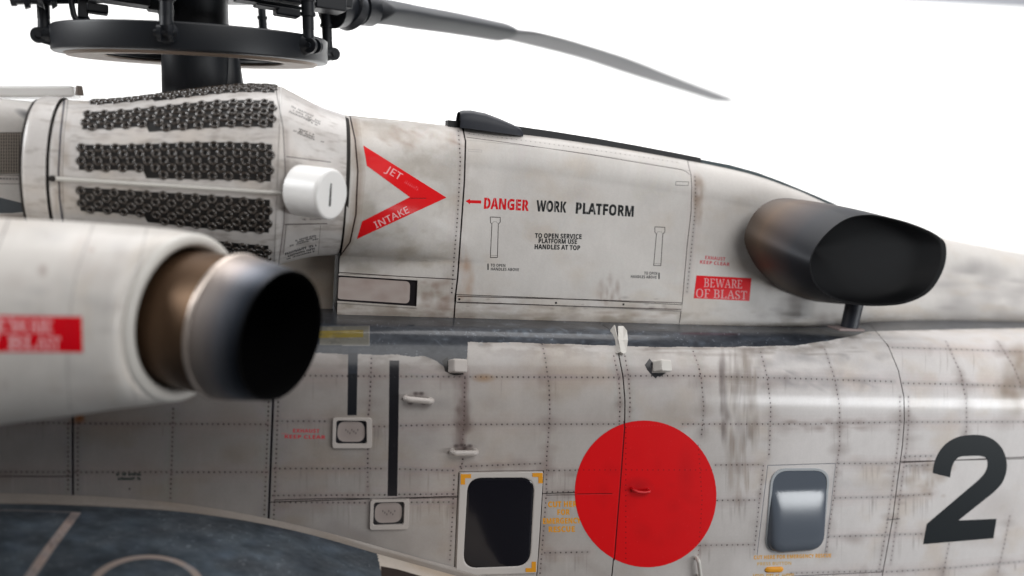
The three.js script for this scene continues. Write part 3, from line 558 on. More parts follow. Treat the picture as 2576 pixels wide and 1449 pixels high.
{
  const H = HU, R = rng(21);
  const inkLine = (p, w = 1.6, a = 0.8, d = 70) => H.line(p, w, css(56, 48, 48, a), d);
  H.rivets([[1153, 330], [1158, 400], [1155, 470], [1150, 556], [1142, 650], [1136, 740]], 11, 1.8); H.rivets([[1748, 445], [1750, 500], [1746, 560], [1738, 640], [1728, 735]], 10, 1.7);
  H.rivets([[1180, 336], [1300, 351], [1500, 378], [1704, 408]], 12, 1.4, 0.35, 0.02);
  inkLine(plT); inkLine([[1711, 427], [1726, 432], [1735, 440]]);
  inkLine([[834, 684], [1000, 695], [1146, 703]], 2.2); inkLine([[832, 684], [828, 766]], 2.4); inkLine([[1150, 745], [1450, 753], [1716, 762]], 2.4); inkLine([[1150, 761], [1450, 770], [1712, 778]], 2.4);
  H.line(platL, 4, css(30, 24, 24, 0.92), 40); H.line(platR, 2, css(70, 64, 64, 0.85), 60);
  // red chevron
  H.fill([[914, 366], [1123, 497], [898, 601], [911, 557], [1031, 496], [923, 417]], '#e00812');
  H.text('JET', 992, 436, 25, { color: css(236, 214, 214, 0.85), rot: 31, width: 42, font: 'normal' }); scribble(H, 1040, 470, 50, 14, 1, 31, css(232, 120, 122, 0.4));
  H.text('INTAKE', 986, 547, 24, { color: css(236, 214, 214, 0.9), rot: -26, width: 96, font: 'normal' }); inkLine([[1030, 499], [1072, 499]], 1.6, 0.5);
  // platform lettering
  const red = '#d80712', ink = '#1c1e20', skin = css(202, 199, 196, 1);
  H.fill([[1171, 506], [1182, 500], [1182, 503.5], [1210, 504.5], [1210, 512], [1182, 511], [1182, 514]], red);
  H.stencil('DANGER', 1272, 514.5, 37, { color: red, rot: 3.2, width: 116, heavy: 1.6, bridge: css(202, 199, 196, 0.75) });
  H.stencil('WORK', 1387, 520, 37, { color: ink, rot: 2.8, width: 74, heavy: 1.6, bridge: css(202, 199, 196, 0.75) }); H.stencil('PLATFORM', 1522, 528, 37, { color: ink, rot: 3.2, width: 150, heavy: 1.6, bridge: css(202, 199, 196, 0.75) });
  [['TO OPEN SERVICE', 1405, 594, 118], ['PLATFORM USE', 1403, 607, 98], ['HANDLES AT TOP', 1402, 622, 116]].forEach(([t, x, y, w]) => H.text(t, x, y, 16, { color: ink, rot: 1.4, width: w, heavy: 0.7 }));
  H.text('TO OPEN', 1253, 668, 10, { color: ink, rot: 1.5, width: 38 }); H.text('HANDLES ABOVE', 1270, 678, 10, { color: ink, rot: 1.5, width: 72 }); H.fill([[1226, 663], [1229, 663], [1229, 679], [1226, 679]], ink);
  H.text('TO OPEN', 1637, 688, 10, { color: ink, rot: 1.8, width: 34 }); H.text('HANDLES ABOVE', 1619, 697, 10, { color: ink, rot: 1.8, width: 66 }); H.fill([[1656, 686], [1659, 686], [1659, 702], [1656, 702]], ink);
  H.text('EXHAUST', 1799, 650, 12, { color: css(200, 30, 44, 0.85), rot: 5, width: 52 }); H.text('KEEP CLEAR', 1798, 662, 12, { color: css(200, 30, 44, 0.85), rot: 5, width: 76 });
  H.fill([[1752, 693], [1890, 700], [1885, 757], [1745, 750]], '#e00818');
  H.text('BEWARE', 1819, 713, 30, { color: css(226, 190, 190, 0.95), rot: 2.5, width: 98, font: 'normal', family: 'serif' }); H.text('OF BLAST', 1815, 740, 30, { color: css(226, 190, 190, 0.95), rot: 2.5, width: 130, font: 'normal', family: 'serif' });
  // outlines of the latch handles and tabs
  const latch = (x, y, sx, h, w) => { H.line([[x, y], [x + 25 * sx, y + 1], [x + 25 * sx, y + 13], [x + 20 * sx, y + 18], [x + 20 * sx - w, y + h], [x + 2 * sx - w, y + h], [x + 4 * sx, y + 18], [x, y + 13], [x, y]], 1.7, css(40, 38, 38, 0.92), 50); H.line([[x + 4 * sx, y + 18], [x + 8 * sx, y + 12], [x + 16 * sx, y + 12], [x + 20 * sx, y + 18]], 1, css(60, 56, 56, 0.6), null); H.line([[x + 2 * sx - w, y + h - 5], [x + 20 * sx - w, y + h - 5]], 1, css(60, 56, 56, 0.6), null); };
  latch(1233, 546, 1, 102, 2); latch(1647, 571, 1, 97, 5);
  H.line([[1700, 457], [1732, 458], [1731, 467], [1699, 466], [1700, 457]], 1.2, css(70, 66, 66, 0.8), 90); H.line([[1178, 376], [1212, 378], [1212, 383], [1178, 381], [1178, 376]], 1, css(140, 134, 134, 0.5), null);
  // recess drawn flat: its shadow and a black wash painted into the corners
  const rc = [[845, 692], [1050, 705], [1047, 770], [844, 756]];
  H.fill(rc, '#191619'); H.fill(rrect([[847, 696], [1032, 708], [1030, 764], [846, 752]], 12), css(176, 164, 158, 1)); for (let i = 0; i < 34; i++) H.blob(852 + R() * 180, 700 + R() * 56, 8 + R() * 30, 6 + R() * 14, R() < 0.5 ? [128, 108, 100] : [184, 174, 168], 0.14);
  // stains
  for (let i = 0; i < 44; i++) H.blob(1060 + R() * 90, 700 + R() * 90, 6 + R() * 22, 5 + R() * 18, [112, 82, 68], 0.06 + R() * 0.15);
  for (let i = 0; i < 60; i++) H.blob(820 + R() * 900, 770 + R() * 34, 10 + R() * 40, 3 + R() * 9, [110, 88, 76], 0.06 + R() * 0.16);
  for (let i = 0; i < 30; i++) H.blob(950 + R() * 200, 318 + R() * 50, 8 + R() * 30, 3 + R() * 12, [130, 104, 88], 0.06 + R() * 0.16, 25);
  for (let i = 0; i < 26; i++) H.blob(1156 + R() * 30, 650 + R() * 110, 4 + R() * 14, 10 + R() * 30, [150, 106, 76], 0.05 + R() * 0.1);
  for (let i = 0; i < 22; i++) H.blob(1500 + R() * 60, 700 + R() * 60, 2 + R() * 9, 6 + R() * 22, [110, 84, 74], 0.06 + R() * 0.14);
  for (let i = 0; i < 40; i++) H.blob(1745 + R() * 24, 450 + R() * 110, 3 + R() * 9, 6 + R() * 24, [130, 110, 92], 0.06 + R() * 0.15);
  for (let i = 0; i < 40; i++) H.blob(1890 + R() * 220, 690 + R() * 120, 10 + R() * 30, 8 + R() * 20, [96, 84, 84], 0.05 + R() * 0.14);
  for (let i = 0; i < 40; i++) H.blob(2380 + R() * 200, 660 + R() * 150, 16 + R() * 60, 6 + R() * 26, [120, 116, 118], 0.06 + R() * 0.16);
  for (let i = 0; i < 70; i++) H.blob(880 + R() * 850, 300 + R() * 480, 20 + R() * 70, 14 + R() * 50, R() < 0.6 ? [126, 110, 104] : [116, 114, 122], 0.02 + R() * 0.04);
  H.grime([[890, 300], [905, 440], [893, 560], [860, 640]], 30, 0.12, [110, 84, 66]);
  H.line([[880, 292], [893, 350], [900, 430], [895, 540], [880, 610], [852, 648]], 3.6, css(44, 30, 24, 0.95), 40);
  for (let i = 0; i < 20; i++) H.blob(1150 + R() * 560, 745 + R() * 34, 4 + R() * 12, 2 + R() * 4, [70, 58, 60], 0.2);

  const core = mesh('engine_fairing', gridGeo(70, 50, (s, t) => H.vert(H.tiles[0], lerp(-413, 2450, s), lerp(-200, 670, t), -4)), mats.groove);
  const a = uv(H, platL), b = uv(H, platR), vT = H.inv(1450, 383)[1], vHi = H.inv(1450, 753)[1], vHb = H.inv(1450, 770)[1], vs = H.inv(1000, 695)[1];
  H.panel('skin_panel', -413, a, -200, vs, core, { nx: 60, ny: 70, gap: 0.5 }); H.panel('skin_panel', -413, a, vs, 670, core, { gap: 0.4 });
  H.panel('skin_panel', a, b, -200, vT, core, { gap: 0.6 });
  const door = H.panel('service_platform', a, b, vT, vHi, model, { nx: 50, gap: 0.9, h: 0.8, extra: { label: 'service platform panel lettered DANGER WORK PLATFORM' } });
  H.panel('hinge', a, b, vHi, vHb, door, { h: 4, gap: 1 });
  H.panel('skin_panel', a, b, vHb, 670, core, { gap: 0.6 }); H.panel('skin_panel', b, 2450, -200, 670, core, { nx: 90, ny: 60, gap: 0.6 });
  // front face of the fairing behind the intake filter
  const cap = []; for (let i = 0; i <= 40; i++) cap.push(humpF(-413, lerp(-200, 670, i / 40)));
  mesh('fairing_front', gridGeo(40, 4, (s, t) => ({ p: cap[Math.round(s * 40)].clone().lerp(V(-413, cap[Math.round(s * 40)].y, -700), t) })), mats.groove);
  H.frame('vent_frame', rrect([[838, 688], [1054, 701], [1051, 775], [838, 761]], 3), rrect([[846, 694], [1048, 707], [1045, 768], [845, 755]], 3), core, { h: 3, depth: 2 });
  const quad = (name, q, nu, nv, extra, hh = 0.5) => { const us = q.map((p) => H.inv(...p)[0]), t = H.tileFor(Math.min(...us), Math.max(...us)); const g = gridGeo(nu, nv, (s, k) => { const x = lerp(lerp(q[0][0], q[1][0], s), lerp(q[3][0], q[2][0], s), k), y = lerp(lerp(q[0][1], q[1][1], s), lerp(q[3][1], q[2][1], s), k), w = H.inv(x, y); return H.vert(t, w[0], w[1], hh); }); return mesh(name, g, t.mat, model, extra); };
  quad('warning_label', [[1752, 693], [1890, 700], [1885, 757], [1745, 750]], 12, 6, { label: 'red label reading BEWARE OF BLAST beside the black exhaust' });
  quad('warning_chevron', [[914, 366], [1123, 497], [1031, 496], [923, 417]], 24, 8, { label: 'upper arm of the red JET INTAKE chevron' });
  quad('warning_chevron', [[1031, 496], [1123, 497], [898, 601], [911, 557]], 24, 8, { label: 'lower arm of the red JET INTAKE chevron' });
  for (const [x, y] of [[1398, 761], [1567, 765], [1155, 752]]) { const p = H.point(x, y, 4); const g = new THREE.SphereGeometry(3, 10, 8); g.translate(p.x, p.y, p.z); mesh('hinge_pin', g, mats.black, door); }
  // black scoop and spine strips on top
  const Tz = (x) => zw(x) - 128;
  const top = (px, py, dz = 0) => { let p = W(px, py, -330); for (let k = 0; k < 5; k++) p = W(px, py, Tz(p.x) + dz); return p; };
  const bar = (pts, name) => { const up = pts.map(([x, y0, y1]) => [top(x, y0), top(x, y1)]), n = pts.length; const g = gridGeo(8, n - 1, (s, t) => { const i = Math.round(t * (n - 1)), k = Math.round(s * 8) % 4, [hi, lo] = up[i]; const front = k === 0 || k === 3, high = k < 2; const p = (high ? hi : lo).clone(); p.z += front ? 10 : -34; return { p }; }); return mesh(name, g.toNonIndexed(), mats.navy); };
  const barSolid = (pts, name, mat) => { const pos = []; const sec = pts.map(([x, y0, y1]) => { const hi = top(x, y0), lo = top(x, y1); return [hi.clone().add(V(0, 0, 8)), hi.clone().add(V(0, 0, -36)), lo.clone().add(V(0, -8, -36)), lo.clone().add(V(0, -8, 12))]; }); for (let i = 0; i < sec.length - 1; i++) for (let k = 0; k < 4; k++) { const j = (k + 1) % 4; for (const p of [sec[i][k], sec[i + 1][k], sec[i + 1][j], sec[i][k], sec[i + 1][j], sec[i][j]]) pos.push(p.x, p.y, p.z); } for (const [q, r] of [[sec[0], 1], [sec[sec.length - 1], 0]]) for (const f of r ? [[0, 1, 2], [0, 2, 3]] : [[0, 2, 1], [0, 3, 2]]) for (const i of f) pos.push(q[i].x, q[i].y, q[i].z); const g = new THREE.BufferGeometry(); g.setAttribute('position', new THREE.Float32BufferAttribute(pos, 3)); g.computeVertexNormals(); return mesh(name, g, mat); };
  barSolid([[1126, 302, 312], [1160, 306, 318]], 'spine_strip', mats.black);
  barSolid([[1290, 316, 332], [1400, 332, 349], [1500, 348, 365], [1600, 366, 383], [1700, 385, 400], [1760, 397, 409]], 'spine_strip', mats.black);
  barSolid([[1761, 401, 410], [1830, 414, 421], [1900, 433, 440], [1960, 455, 461], [2040, 488, 493], [2100, 514, 519]], 'spine_strip', M('#3a474b', 0.6));
  { const prof = [[1151, 281, 34], [1160, 277, 36], [1180, 277, 37], [1215, 284, 36], [1250, 297, 33], [1285, 312, 28], [1305, 322, 22], [1313, 334, 14]];
    const base = (x) => lerp(322, 343, (x - 1151) / 162);
    const ring = (x, y, hw) => { const b = top(x, base(x), 12), t = top(x, y, 12), h = b.distanceTo(t); return { b, h, hw }; };
    const g = gridGeo(prof.length - 1, 16, (s, t) => { const [x, y, hw] = prof[Math.round(s * (prof.length - 1))], r = ring(x, y, hw), a = t * Math.PI; return { p: r.b.clone().add(V(0, r.h * Math.pow(Math.sin(a), 0.6), hw * Math.sign(Math.cos(a)) * Math.pow(Math.abs(Math.cos(a)), 0.75))) }; });
    const back = g.clone(); flip(back); const m = mesh('air_scoop', merge([g]), mats.navy); mats.navy.side = THREE.DoubleSide;
    const r0 = ring(1153, 281, 34), g2 = gridGeo(1, 16, (s, t) => { const a = t * Math.PI; return { p: r0.b.clone().add(V(4, s * r0.h * 0.94 * Math.pow(Math.sin(a), 0.6), (0.94 * r0.hw) * Math.sign(Math.cos(a)) * Math.pow(Math.abs(Math.cos(a)), 0.75))) }; });
    mats.darkTone.side = THREE.DoubleSide; mesh('scoop_mouth', g2, mats.darkTone, m);
  }
}

// ------------------------------------------------------------------ intake filter barrel
const barR = table([[-1126, 158], [-1120, 169], [-1108, 174], [-1072, 174], [-1066, 170], [-1060, 169], [-590, 229], [-578, 229], [-560, 222], [-470, 192], [-418, 183]]), barC = table([[-1126, 206], [-1060, 207], [-580, 227], [-413, 218]]);
const barF = (u, v) => { const a = v / 200, r = barR(u); return V(u, barC(u) + r * Math.sin(a), -250 + r * Math.cos(a)); };
{
  const B = new Skin({ f: barF, u0: -1126, u1: -418, v0: -628.3, v1: 628.3, tiles: [[-1126, -418, 1024, 1700]], seeds: [60, 90], sign: 1, rough: 0.4, coat: 0.35,
    paint(u, v) { const c = offWhite(u, v, 201, 0.7), k = sstep(fbm(u / 30, v / 12, 230), 0.5, 0.85) * 26; return [c[0] - 3 - k, c[1] - 3 - k * 1.05, c[2] - 2 - k * 1.1]; } });
  const R = rng(31);
  B.line([[162, 250], [152, 340], [147, 430], [150, 500], [158, 560]], 4, css(52, 52, 62, 0.85), 60); B.line([[172, 250], [160, 340], [156, 430], [160, 560]], 1.4, css(120, 116, 116, 0.6));
  B.line([[692, 216], [712, 320], [718, 440], [714, 560], [700, 668]], 2, css(96, 92, 92, 0.7), 80);
  B.line([[720, 394], [832, 408]], 2, css(100, 94, 92, 0.8)); B.line([[716, 565], [823, 563]], 2.4, css(80, 74, 74, 0.85)); B.line([[720, 566], [712, 640]], 1.6, css(110, 104, 102, 0.7)); B.line([[806, 566], [800, 640]], 1.2, css(130, 124, 122, 0.6));
  scribble(B, 758, 286, 60, 20, 3, 24, css(70, 68, 66, 0.75)); scribble(B, 790, 305, 40, 16, 3, 26, css(70, 68, 66, 0.75)); scribble(B, 772, 338, 46, 16, 3, 22, css(60, 58, 56, 0.85)); scribble(B, 748, 331, 20, 4, 1, 14, css(70, 66, 64, 0.8)); scribble(B, 811, 357, 8, 4, 1, 14, css(70, 66, 64, 0.8));
  scribble(B, 772, 603, 56, 14, 3, -14, css(30, 30, 34, 0.9)); scribble(B, 734, 618, 10, 5, 1, -14, css(30, 30, 34, 0.9)); scribble(B, 760, 634, 84, 20, 3, -16, css(30, 30, 34, 0.9)); scribble(B, 752, 656, 30, 5, 1, -20, css(50, 48, 50, 0.8)); scribble(B, 790, 552, 56, 5, 1, 0, css(90, 84, 84, 0.8));
  for (let i = 0; i < 50; i++) B.blob(720 + R() * 160, 260 + R() * 380, 8 + R() * 26, 6 + R() * 20, [130, 116, 108], 0.05 + R() * 0.1);
  for (let i = 0; i < 80; i++) B.blob(170 + R() * 520, [335, 344, 448, 470, 596][i % 5] + (R() - 0.5) * 14, 6 + R() * 30, 2 + R() * 6, [104, 94, 92], 0.06 + R() * 0.16);
  for (let i = 0; i < 24; i++) B.blob(140 + R() * 30, 260 + R() * 280, 6 + R() * 14, 8 + R() * 24, [140, 122, 104], 0.08 + R() * 0.16);
  B.grime([[720, 330], [722, 430], [718, 560], [706, 640]], 16, 0.07);
  const t = B.tiles[0], flange = gridGeo(8, 96, (s, k) => B.vert(t, lerp(-1126, -1072, s), lerp(-628.3, 628.3, k))), shell = gridGeo(40, 96, (s, k) => B.vert(t, lerp(-1066, -578, s), lerp(-628.3, 628.3, k))), cone = gridGeo(20, 96, (s, k) => B.vert(t, lerp(-577, -418, s), lerp(-628.3, 628.3, k)));
  const body = mesh('intake_filter', shell, t.mat, model, { label: 'white barrel air filter with dark honeycomb strips' });
  mesh('flange_ring', flange, t.mat, body); mesh('filter_cone', cone, t.mat, body);
  const disc = (x, r) => { const g = new THREE.CylinderGeometry(r, r, 6, 64); g.rotateZ(Math.PI / 2); g.translate(x, barC(x), -250); return g; };
  mesh('filter_core', merge([disc(-1069, 164), disc(-1124, 166), disc(-416, 178), disc(-411, 176)]), mats.groove, body);
  // honeycomb strips: a dark strip with open tubes standing on it
  const prof = [[11.8, -3], [11.5, 1.2], [10.2, 3.6], [8, 4.6], [6, 3.8], [5, 1.4], [4.5, -1.4], [0.01, -1.8]].map((p) => new THREE.Vector2(...p)), tube = new THREE.LatheGeometry(prof, 12);
  tube.rotateX(Math.PI / 2);
  const mStrip = M('#0f0c0b', 0.6), spots = [];
  for (const deg of [75, 42.5, 10, -22.5, -55]) {
    const a0 = rad(deg), P = (u, v, h) => B.f(u, v).addScaledVector(B.normal(u, v), h);
    const half = (u) => 41 * 200 / barR(u) * lerp(0.86, 1, sstep(u, -960, -700));
    mesh('filter_panel', gridGeo(60, 40, (s, k) => { const u = lerp(-1011, -587, s), edge = s < 0.01 || s > 0.99 || k < 0.01 || k > 0.99; const v = a0 * 200 + lerp(u < -866 ? -0.62 : -1.1, 1.1, k) * half(u); return { p: P(u, v, edge ? -2 : 0.8), n: B.normal(u, v) }; }), mStrip, body);
    const cols = 23, pu = 406 / cols;
    for (let i = 0; i <= cols; i++) { const u = -1002 + i * pu, hv = half(u), step = hv / 2.35, n = i % 2 ? [-1, 1] : [-2, 0, 2]; for (const k of n) { if (u < -860 && k < -1.5) continue; spots.push([u + (R() - 0.5) * 1.4, a0 * 200 + k * step, deg]); } }
  }
  const shown = spots.filter(([u, v]) => B.normal(u, v).dot(CAM.clone().sub(B.f(u, v)).normalize()) > 0.12).sort((a, b) => b[0] - a[0]);
  const q = new THREE.Quaternion(), put = (m, u, v) => { const p = B.f(u, v), n = B.normal(u, v), sc = lerp(0.94, 1.06, (u + 1028) / 432); q.setFromUnitVectors(V(0, 0, 1), n); m.quaternion.copy(q); m.scale.setScalar(sc); m.position.set(p.x, p.y - BASE_Y, p.z).multiplyScalar(S); return m; };
  tube.userData.local = true;
  shown.slice(0, 300).forEach(([u, v]) => { const m = mesh('filter_tube', tube, mats.tube, body); m.userData.placed = true; put(m, u, v); });
  const rest = [...shown.slice(300), ...spots.filter((s) => !shown.includes(s))];
  const im = new THREE.InstancedMesh(tube, mats.tube, rest.length), d = new THREE.Object3D();
  rest.forEach(([u, v], i) => { put(d, u, v); d.updateMatrix(); im.setMatrixAt(i, d.matrix); });
  im.name = 'filter_tubes'; im.userData = { kind: 'stuff', placed: true }; im.castShadow = im.receiveShadow = true; body.add(im);
  // rod and end cap
  const rodPts = []; for (let i = 0; i <= 12; i++) { const k = i / 12, w = B.inv(lerp(143, 722, k), lerp(449, 486, k)); rodPts.push(B.f(...w).addScaledVector(B.normal(...w), 5)); }
  const last = rodPts[12].clone(); rodPts.push(last.clone().add(V(14, -2, 26)));
  mesh('control_rod', tubeGeo(rodPts, 5, 60, 8), mats.white);
  const rb = B.inv(132, 449), rp = B.f(...rb); mesh('rod_knob', (() => { const g = new THREE.SphereGeometry(7, 12, 10); g.translate(rp.x, rp.y, rp.z + 2); return g; })(), mats.groove);
  const cn = V(Math.cos(rad(40)), -0.03, Math.sin(rad(40))).normalize(), cf = W(837, 490, 20), cb = cf.clone().addScaledVector(cn, -168);
  const cg = new THREE.LatheGeometry([[0, -0.5], [30, 0], [52, 0], [56, -1.5], [59, -5], [60, -12], [60, -95]].map((p) => new THREE.Vector2(p[0], p[1])).reverse(), 64);
  cg.applyQuaternion(q.setFromUnitVectors(V(0, 1, 0), cn)); cg.translate(cf.x, cf.y, cf.z);
  const capM = mesh('end_cap', cg, mats.cap, model, { label: 'bright white round cap with a dark slot' });
  const sl = boxAt(V(0, 0, 0), 5.2, 54, 5, 2); sl.rotateY(Math.atan2(cn.x, cn.z)); const sp = W(830, 490, 26); sp.addScaledVector(cn, cf.clone().sub(sp).dot(cn) - 0.8); sl.translate(sp.x, sp.y, sp.z); mesh('slot', sl, mats.darkTone, capM);
  const lug = boxAt(V(0, 0, 0), 44, 16, 18, 6); lug.rotateY(Math.atan2(cn.x, cn.z) - Math.PI / 2); const lp = W(760, 488, 16); lug.translate(lp.x, lp.y, lp.z); mesh('cap_lug', lug, mats.cap, capM);
}

// ------------------------------------------------------------------ front of the roof fairing, seen past the filter
{
  const zf = -292, g = [], y0 = -130, y1 = W(0, 246, zf).y;
  const fr = new Skin({ f: (u, v) => v < 100 ? V(u, y1 - 60 * (1 - Math.cos(v / 100 * Math.PI / 2)), zf - 70 + 70 * Math.sin(v / 100 * Math.PI / 2)) : V(u, y1 - 60 - (v - 100), zf), u0: -2200, u1: -420, v0: 0, v1: y1 - y0 + 40, tiles: [[-2200, -420, 1024, 512]], seeds: [40, 40], sign: -1,
    paint(u, v) { const c = offWhite(u, v, 301, 1.2), k = sstep(v, 330, 470) * 30; return [c[0] - k, c[1] - k * 1.1, c[2] - k * 1.2]; } });
  fr.fill([[-40, 500], [0, 497], [60, 512], [92, 520], [92, 530], [30, 536], [-40, 536]], css(40, 50, 60, 0.8)); fr.rivets([[-30, 448], [92, 452]], 8, 1.6); fr.line([[-30, 440], [92, 443]], 1.6); fr.line([[-30, 462], [92, 463]], 1.4);
  fr.blob(70, 290, 40, 14, [80, 80, 84], 0.8, 25); fr.blob(30, 560, 80, 26, [120, 92, 70], 0.7);
  const body = mesh('front_fairing', gridGeo(20, 30, (s, t) => fr.vert(fr.tiles[0], lerp(-2200, -420, s), lerp(0, y1 - y0 + 40, t))), fr.tiles[0].mat);
  const gr = mesh('intake_grille', fr.path([[0, 0], [1, 1]]) && gridGeo(1, 1, (s, t) => ({ p: W(lerp(-120, 94, s), lerp(437, 333, t), zf).add(V(0, 0, 2)) })), M('#4a4540', 0.8), body);
  const bars = []; for (let i = 0; i < 34; i++) { const x = -120 + i * 6.4, a = W(x, 437, zf), b = W(x, 334, zf); a.z += 4; b.z += 4; bars.push(cyl(a, b, 1.5, 1.5, 6, false)); } for (let i = 0; i < 13; i++) { const y = 338 + i * 8, a = W(-120, y, zf), b = W(94, y, zf); a.z += 4; b.z += 4; bars.push(cyl(a, b, 1.2, 1.2, 6, false)); }
  mesh('grille_bars', merge(bars), M('#9a9188', 0.6), gr);
  const slab = []; const P0 = W(-900, 232, -400), P1 = W(198, 233, -400);
  mesh('top_cover', boxAt(P0.clone().lerp(P1, 0.5), P1.x - P0.x, 27, 90, 8, [0, 0, Math.atan2(P1.y - P0.y, P1.x - P0.x)]), mats.cap);
  const k0 = W(200, 240, -310), k1 = W(199, 216, -310); mesh('cover_knob', cyl(k0, k1, 10, 7, 16), M('#6b6058', 0.6));
}

// ------------------------------------------------------------------ engine nacelle and its exhaust
{
  const nrm = (b, d = 0) => V(Math.cos(rad(b)), -Math.sin(rad(d)), Math.sin(rad(b))).normalize();
  const top = (x) => W(x, 0, 0);
  const mk = (pxTop, pyTop, pxBot, pyBot, z, b) => { const a = W(pxTop, pyTop, z), c = W(pxBot, pyBot, z); return { c: a.clone().lerp(c, 0.5), r: a.distanceTo(c) / 2, n: nrm(b, 1) }; };
  const R0 = mk(-420, 520, -420, 1130, 276, -2);
  const rings = [{ c: R0.c.clone().add(V(-500, -4, 0)), r: R0.r * 1.02, n: nrm(0) }, R0, mk(-200, 536, -200, 1096, 278, -1), mk(0, 549, 0, 1061, 280, 0), mk(150, 556, 150, 1042, 282, 1), mk(230, 561, 230, 1032, 284, 3), mk(310, 567, 312, 1021, 287, 8), mk(380, 573, 384, 1014, 291, 15), mk(430, 579, 434, 1009, 295, 24), mk(470, 586, 468, 1006, 300, 34)];
  const cum = rings.map((_, i) => i * 100);
  const smooth = (k) => { const i = clamp(Math.floor(k), 0, rings.length - 2), f = k - i, p = (j) => rings[clamp(j, 0, rings.length - 1)], cr = (a, b, c, d) => 0.5 * (2 * b + (c - a) * f + (2 * a - 5 * b + 4 * c - d) * f * f + (3 * b - a - 3 * c + d) * f * f * f), A = p(i - 1), B = p(i), C = p(i + 1), D = p(i + 2); const v = (g) => cr(g(A), g(B), g(C), g(D)); return { c: V(v((r) => r.c.x), v((r) => r.c.y), v((r) => r.c.z)), r: v((r) => r.r), n: V(v((r) => r.n.x), v((r) => r.n.y), v((r) => r.n.z)).normalize() }; };
  const K = rings.length - 1;
  // u: 100 units a ring; v: angle about the axis, 0 towards the viewer
  const nacF = (u, v) => { const r = smooth(clamp(u / 100, 0, K)); return polar(r.c, r.n, V(0, 1, 0), r.r, Math.PI - v / 190); };
  const N = new Skin({ f: (u, v) => { const r = smooth(clamp(u / 100, 0, K)), a = v / 190, w = V().crossVectors(r.n, V(0, 1, 0)).normalize(), up = V().crossVectors(w, r.n); return r.c.clone().addScaledVector(w, r.r * Math.cos(a)).addScaledVector(up, r.r * Math.sin(a)); },
    u0: 0, u1: K * 100, v0: -596.9, v1: 596.9, tiles: [[0, K * 100, 1300, 1100]], seeds: [70, 80], sign: 1, rough: 0.42, coat: 0.3,
    paint(u, v) { const c = offWhite(u * 1.4, v, 401, 0.45); return [c[0] + 1, c[1] + 1, c[2]]; } });
  { const p = N.f(500, 0), s = N.normal(500, 0).dot(p.clone().sub(smooth(5).c)); if (s < 0) { N.sign = -1; N.reseed(); } }
  for (const l of [[[22, 552], [-20, 660], [-34, 800], [-30, 1050]], [[235, 563], [190, 690], [173, 800], [168, 930], [176, 1030]], [[370, 573], [343, 690], [330, 800], [326, 910], [340, 1014]]]) N.line(l, 1.8, css(110, 104, 104, 0.7), 80);
  const R = rng(41); for (let i = 0; i < 60; i++) N.blob(R() * 420, 580 + R() * 420, 10 + R() * 50, 8 + R() * 34, R() < 0.5 ? [136, 118, 112] : [118, 118, 124], 0.04 + R() * 0.1);
  N.blob(108, 680, 16, 22, [128, 110, 104], 0.4); N.blob(230, 628, 12, 8, [140, 110, 100], 0.35);
  const lab = [[-120, 792], [206, 797], [208, 886], [-120, 884]];
  N.fill(lab, '#e0081c'); N.text('BEWARE', 66, 820, 50, { color: css(246, 214, 214, 0.95), rot: 0.5, width: 190, font: 'bold', family: 'serif' }); N.text('OF BLAST', 66, 863, 50, { color: css(246, 214, 214, 0.95), rot: 0.5, width: 262, font: 'bold', family: 'serif' });
  const t = N.tiles[0], nac = mesh('engine_nacelle', gridGeo(90, 90, (s, k) => N.vert(t, lerp(0, K * 100, s), lerp(-596.9, 596.9, k))), t.mat, model, { label: 'large white engine nacelle with a metal exhaust' });
  const q = gridGeo(20, 8, (s, k) => { const x = lerp(lab[0][0], lab[1][0], s), y = lerp(lerp(lab[0][1], lab[1][1], s), lerp(lab[3][1], lab[2][1], s), k), w = N.inv(x, y); return N.vert(t, w[0], w[1], 0.6); }); mesh('warning_label', q, t.mat, model, { label: 'red BEWARE OF BLAST label on the engine nacelle' });
  const L = rings[K], off = (d, r) => ({ c: L.c.clone().addScaledVector(L.n, d), n: L.n, r: L.r * r });
  const lipAt = (list) => { const g = ringLoft(list, 96); return g; };
  mesh('nacelle_lip', lipAt([off(0, 1), off(5, 0.992), off(9, 0.965), off(10.5, 0.93), off(10, 0.89), off(7, 0.86), off(0, 0.835), off(-16, 0.825)]), mats.white, nac);
  mats.inner = M('#2a2725', 0.8, 0, { side: THREE.DoubleSide }); mesh('nacelle_interior', lipAt([off(-16, 0.825), off(-90, 0.82), off(-95, 0.3)]), mats.inner, nac);
  // exhaust pipe: brown inner section, seam ring, steel tail pipe with a black mouth
  const E1 = W(711, 845, 400), E0 = W(482, 803, 300).addScaledVector(L.n, -60), ax = E1.clone().sub(E0).normalize(), len = E0.distanceTo(E1), mn = nrm(37, 3);
  const er = (f, r, tw = 0) => ({ c: E0.clone().lerp(E1, f), n: ax.clone().lerp(mn, tw).normalize(), r });
  const heat = (stops, rough, metal) => ({ apply(g, rowsN, seg) { const p = g.attributes.position, cols = new Float32Array(p.count * 3), c = new THREE.Color(); for (let i = 0; i < p.count; i++) { const j = Math.floor(i / (seg + 1)) / rowsN; let k = 0; while (k < stops.length - 2 && j > stops[k + 1][0]) k++; const f = clamp((j - stops[k][0]) / (stops[k + 1][0] - stops[k][0]), 0, 1); c.set(stops[k][1]).lerp(new THREE.Color(stops[k + 1][1]), f); const w = 0.9 + 0.2 * noise(p.getX(i) / 4, p.getY(i) / 60, 8); cols[i * 3] = c.r * w; cols[i * 3 + 1] = c.g * w; cols[i * 3 + 2] = c.b * w; } g.setAttribute('color', new THREE.BufferAttribute(cols, 3)); return g; }, mat: new THREE.MeshPhysicalMaterial({ vertexColors: true, roughness: rough, metalness: metal, side: THREE.DoubleSide }) });
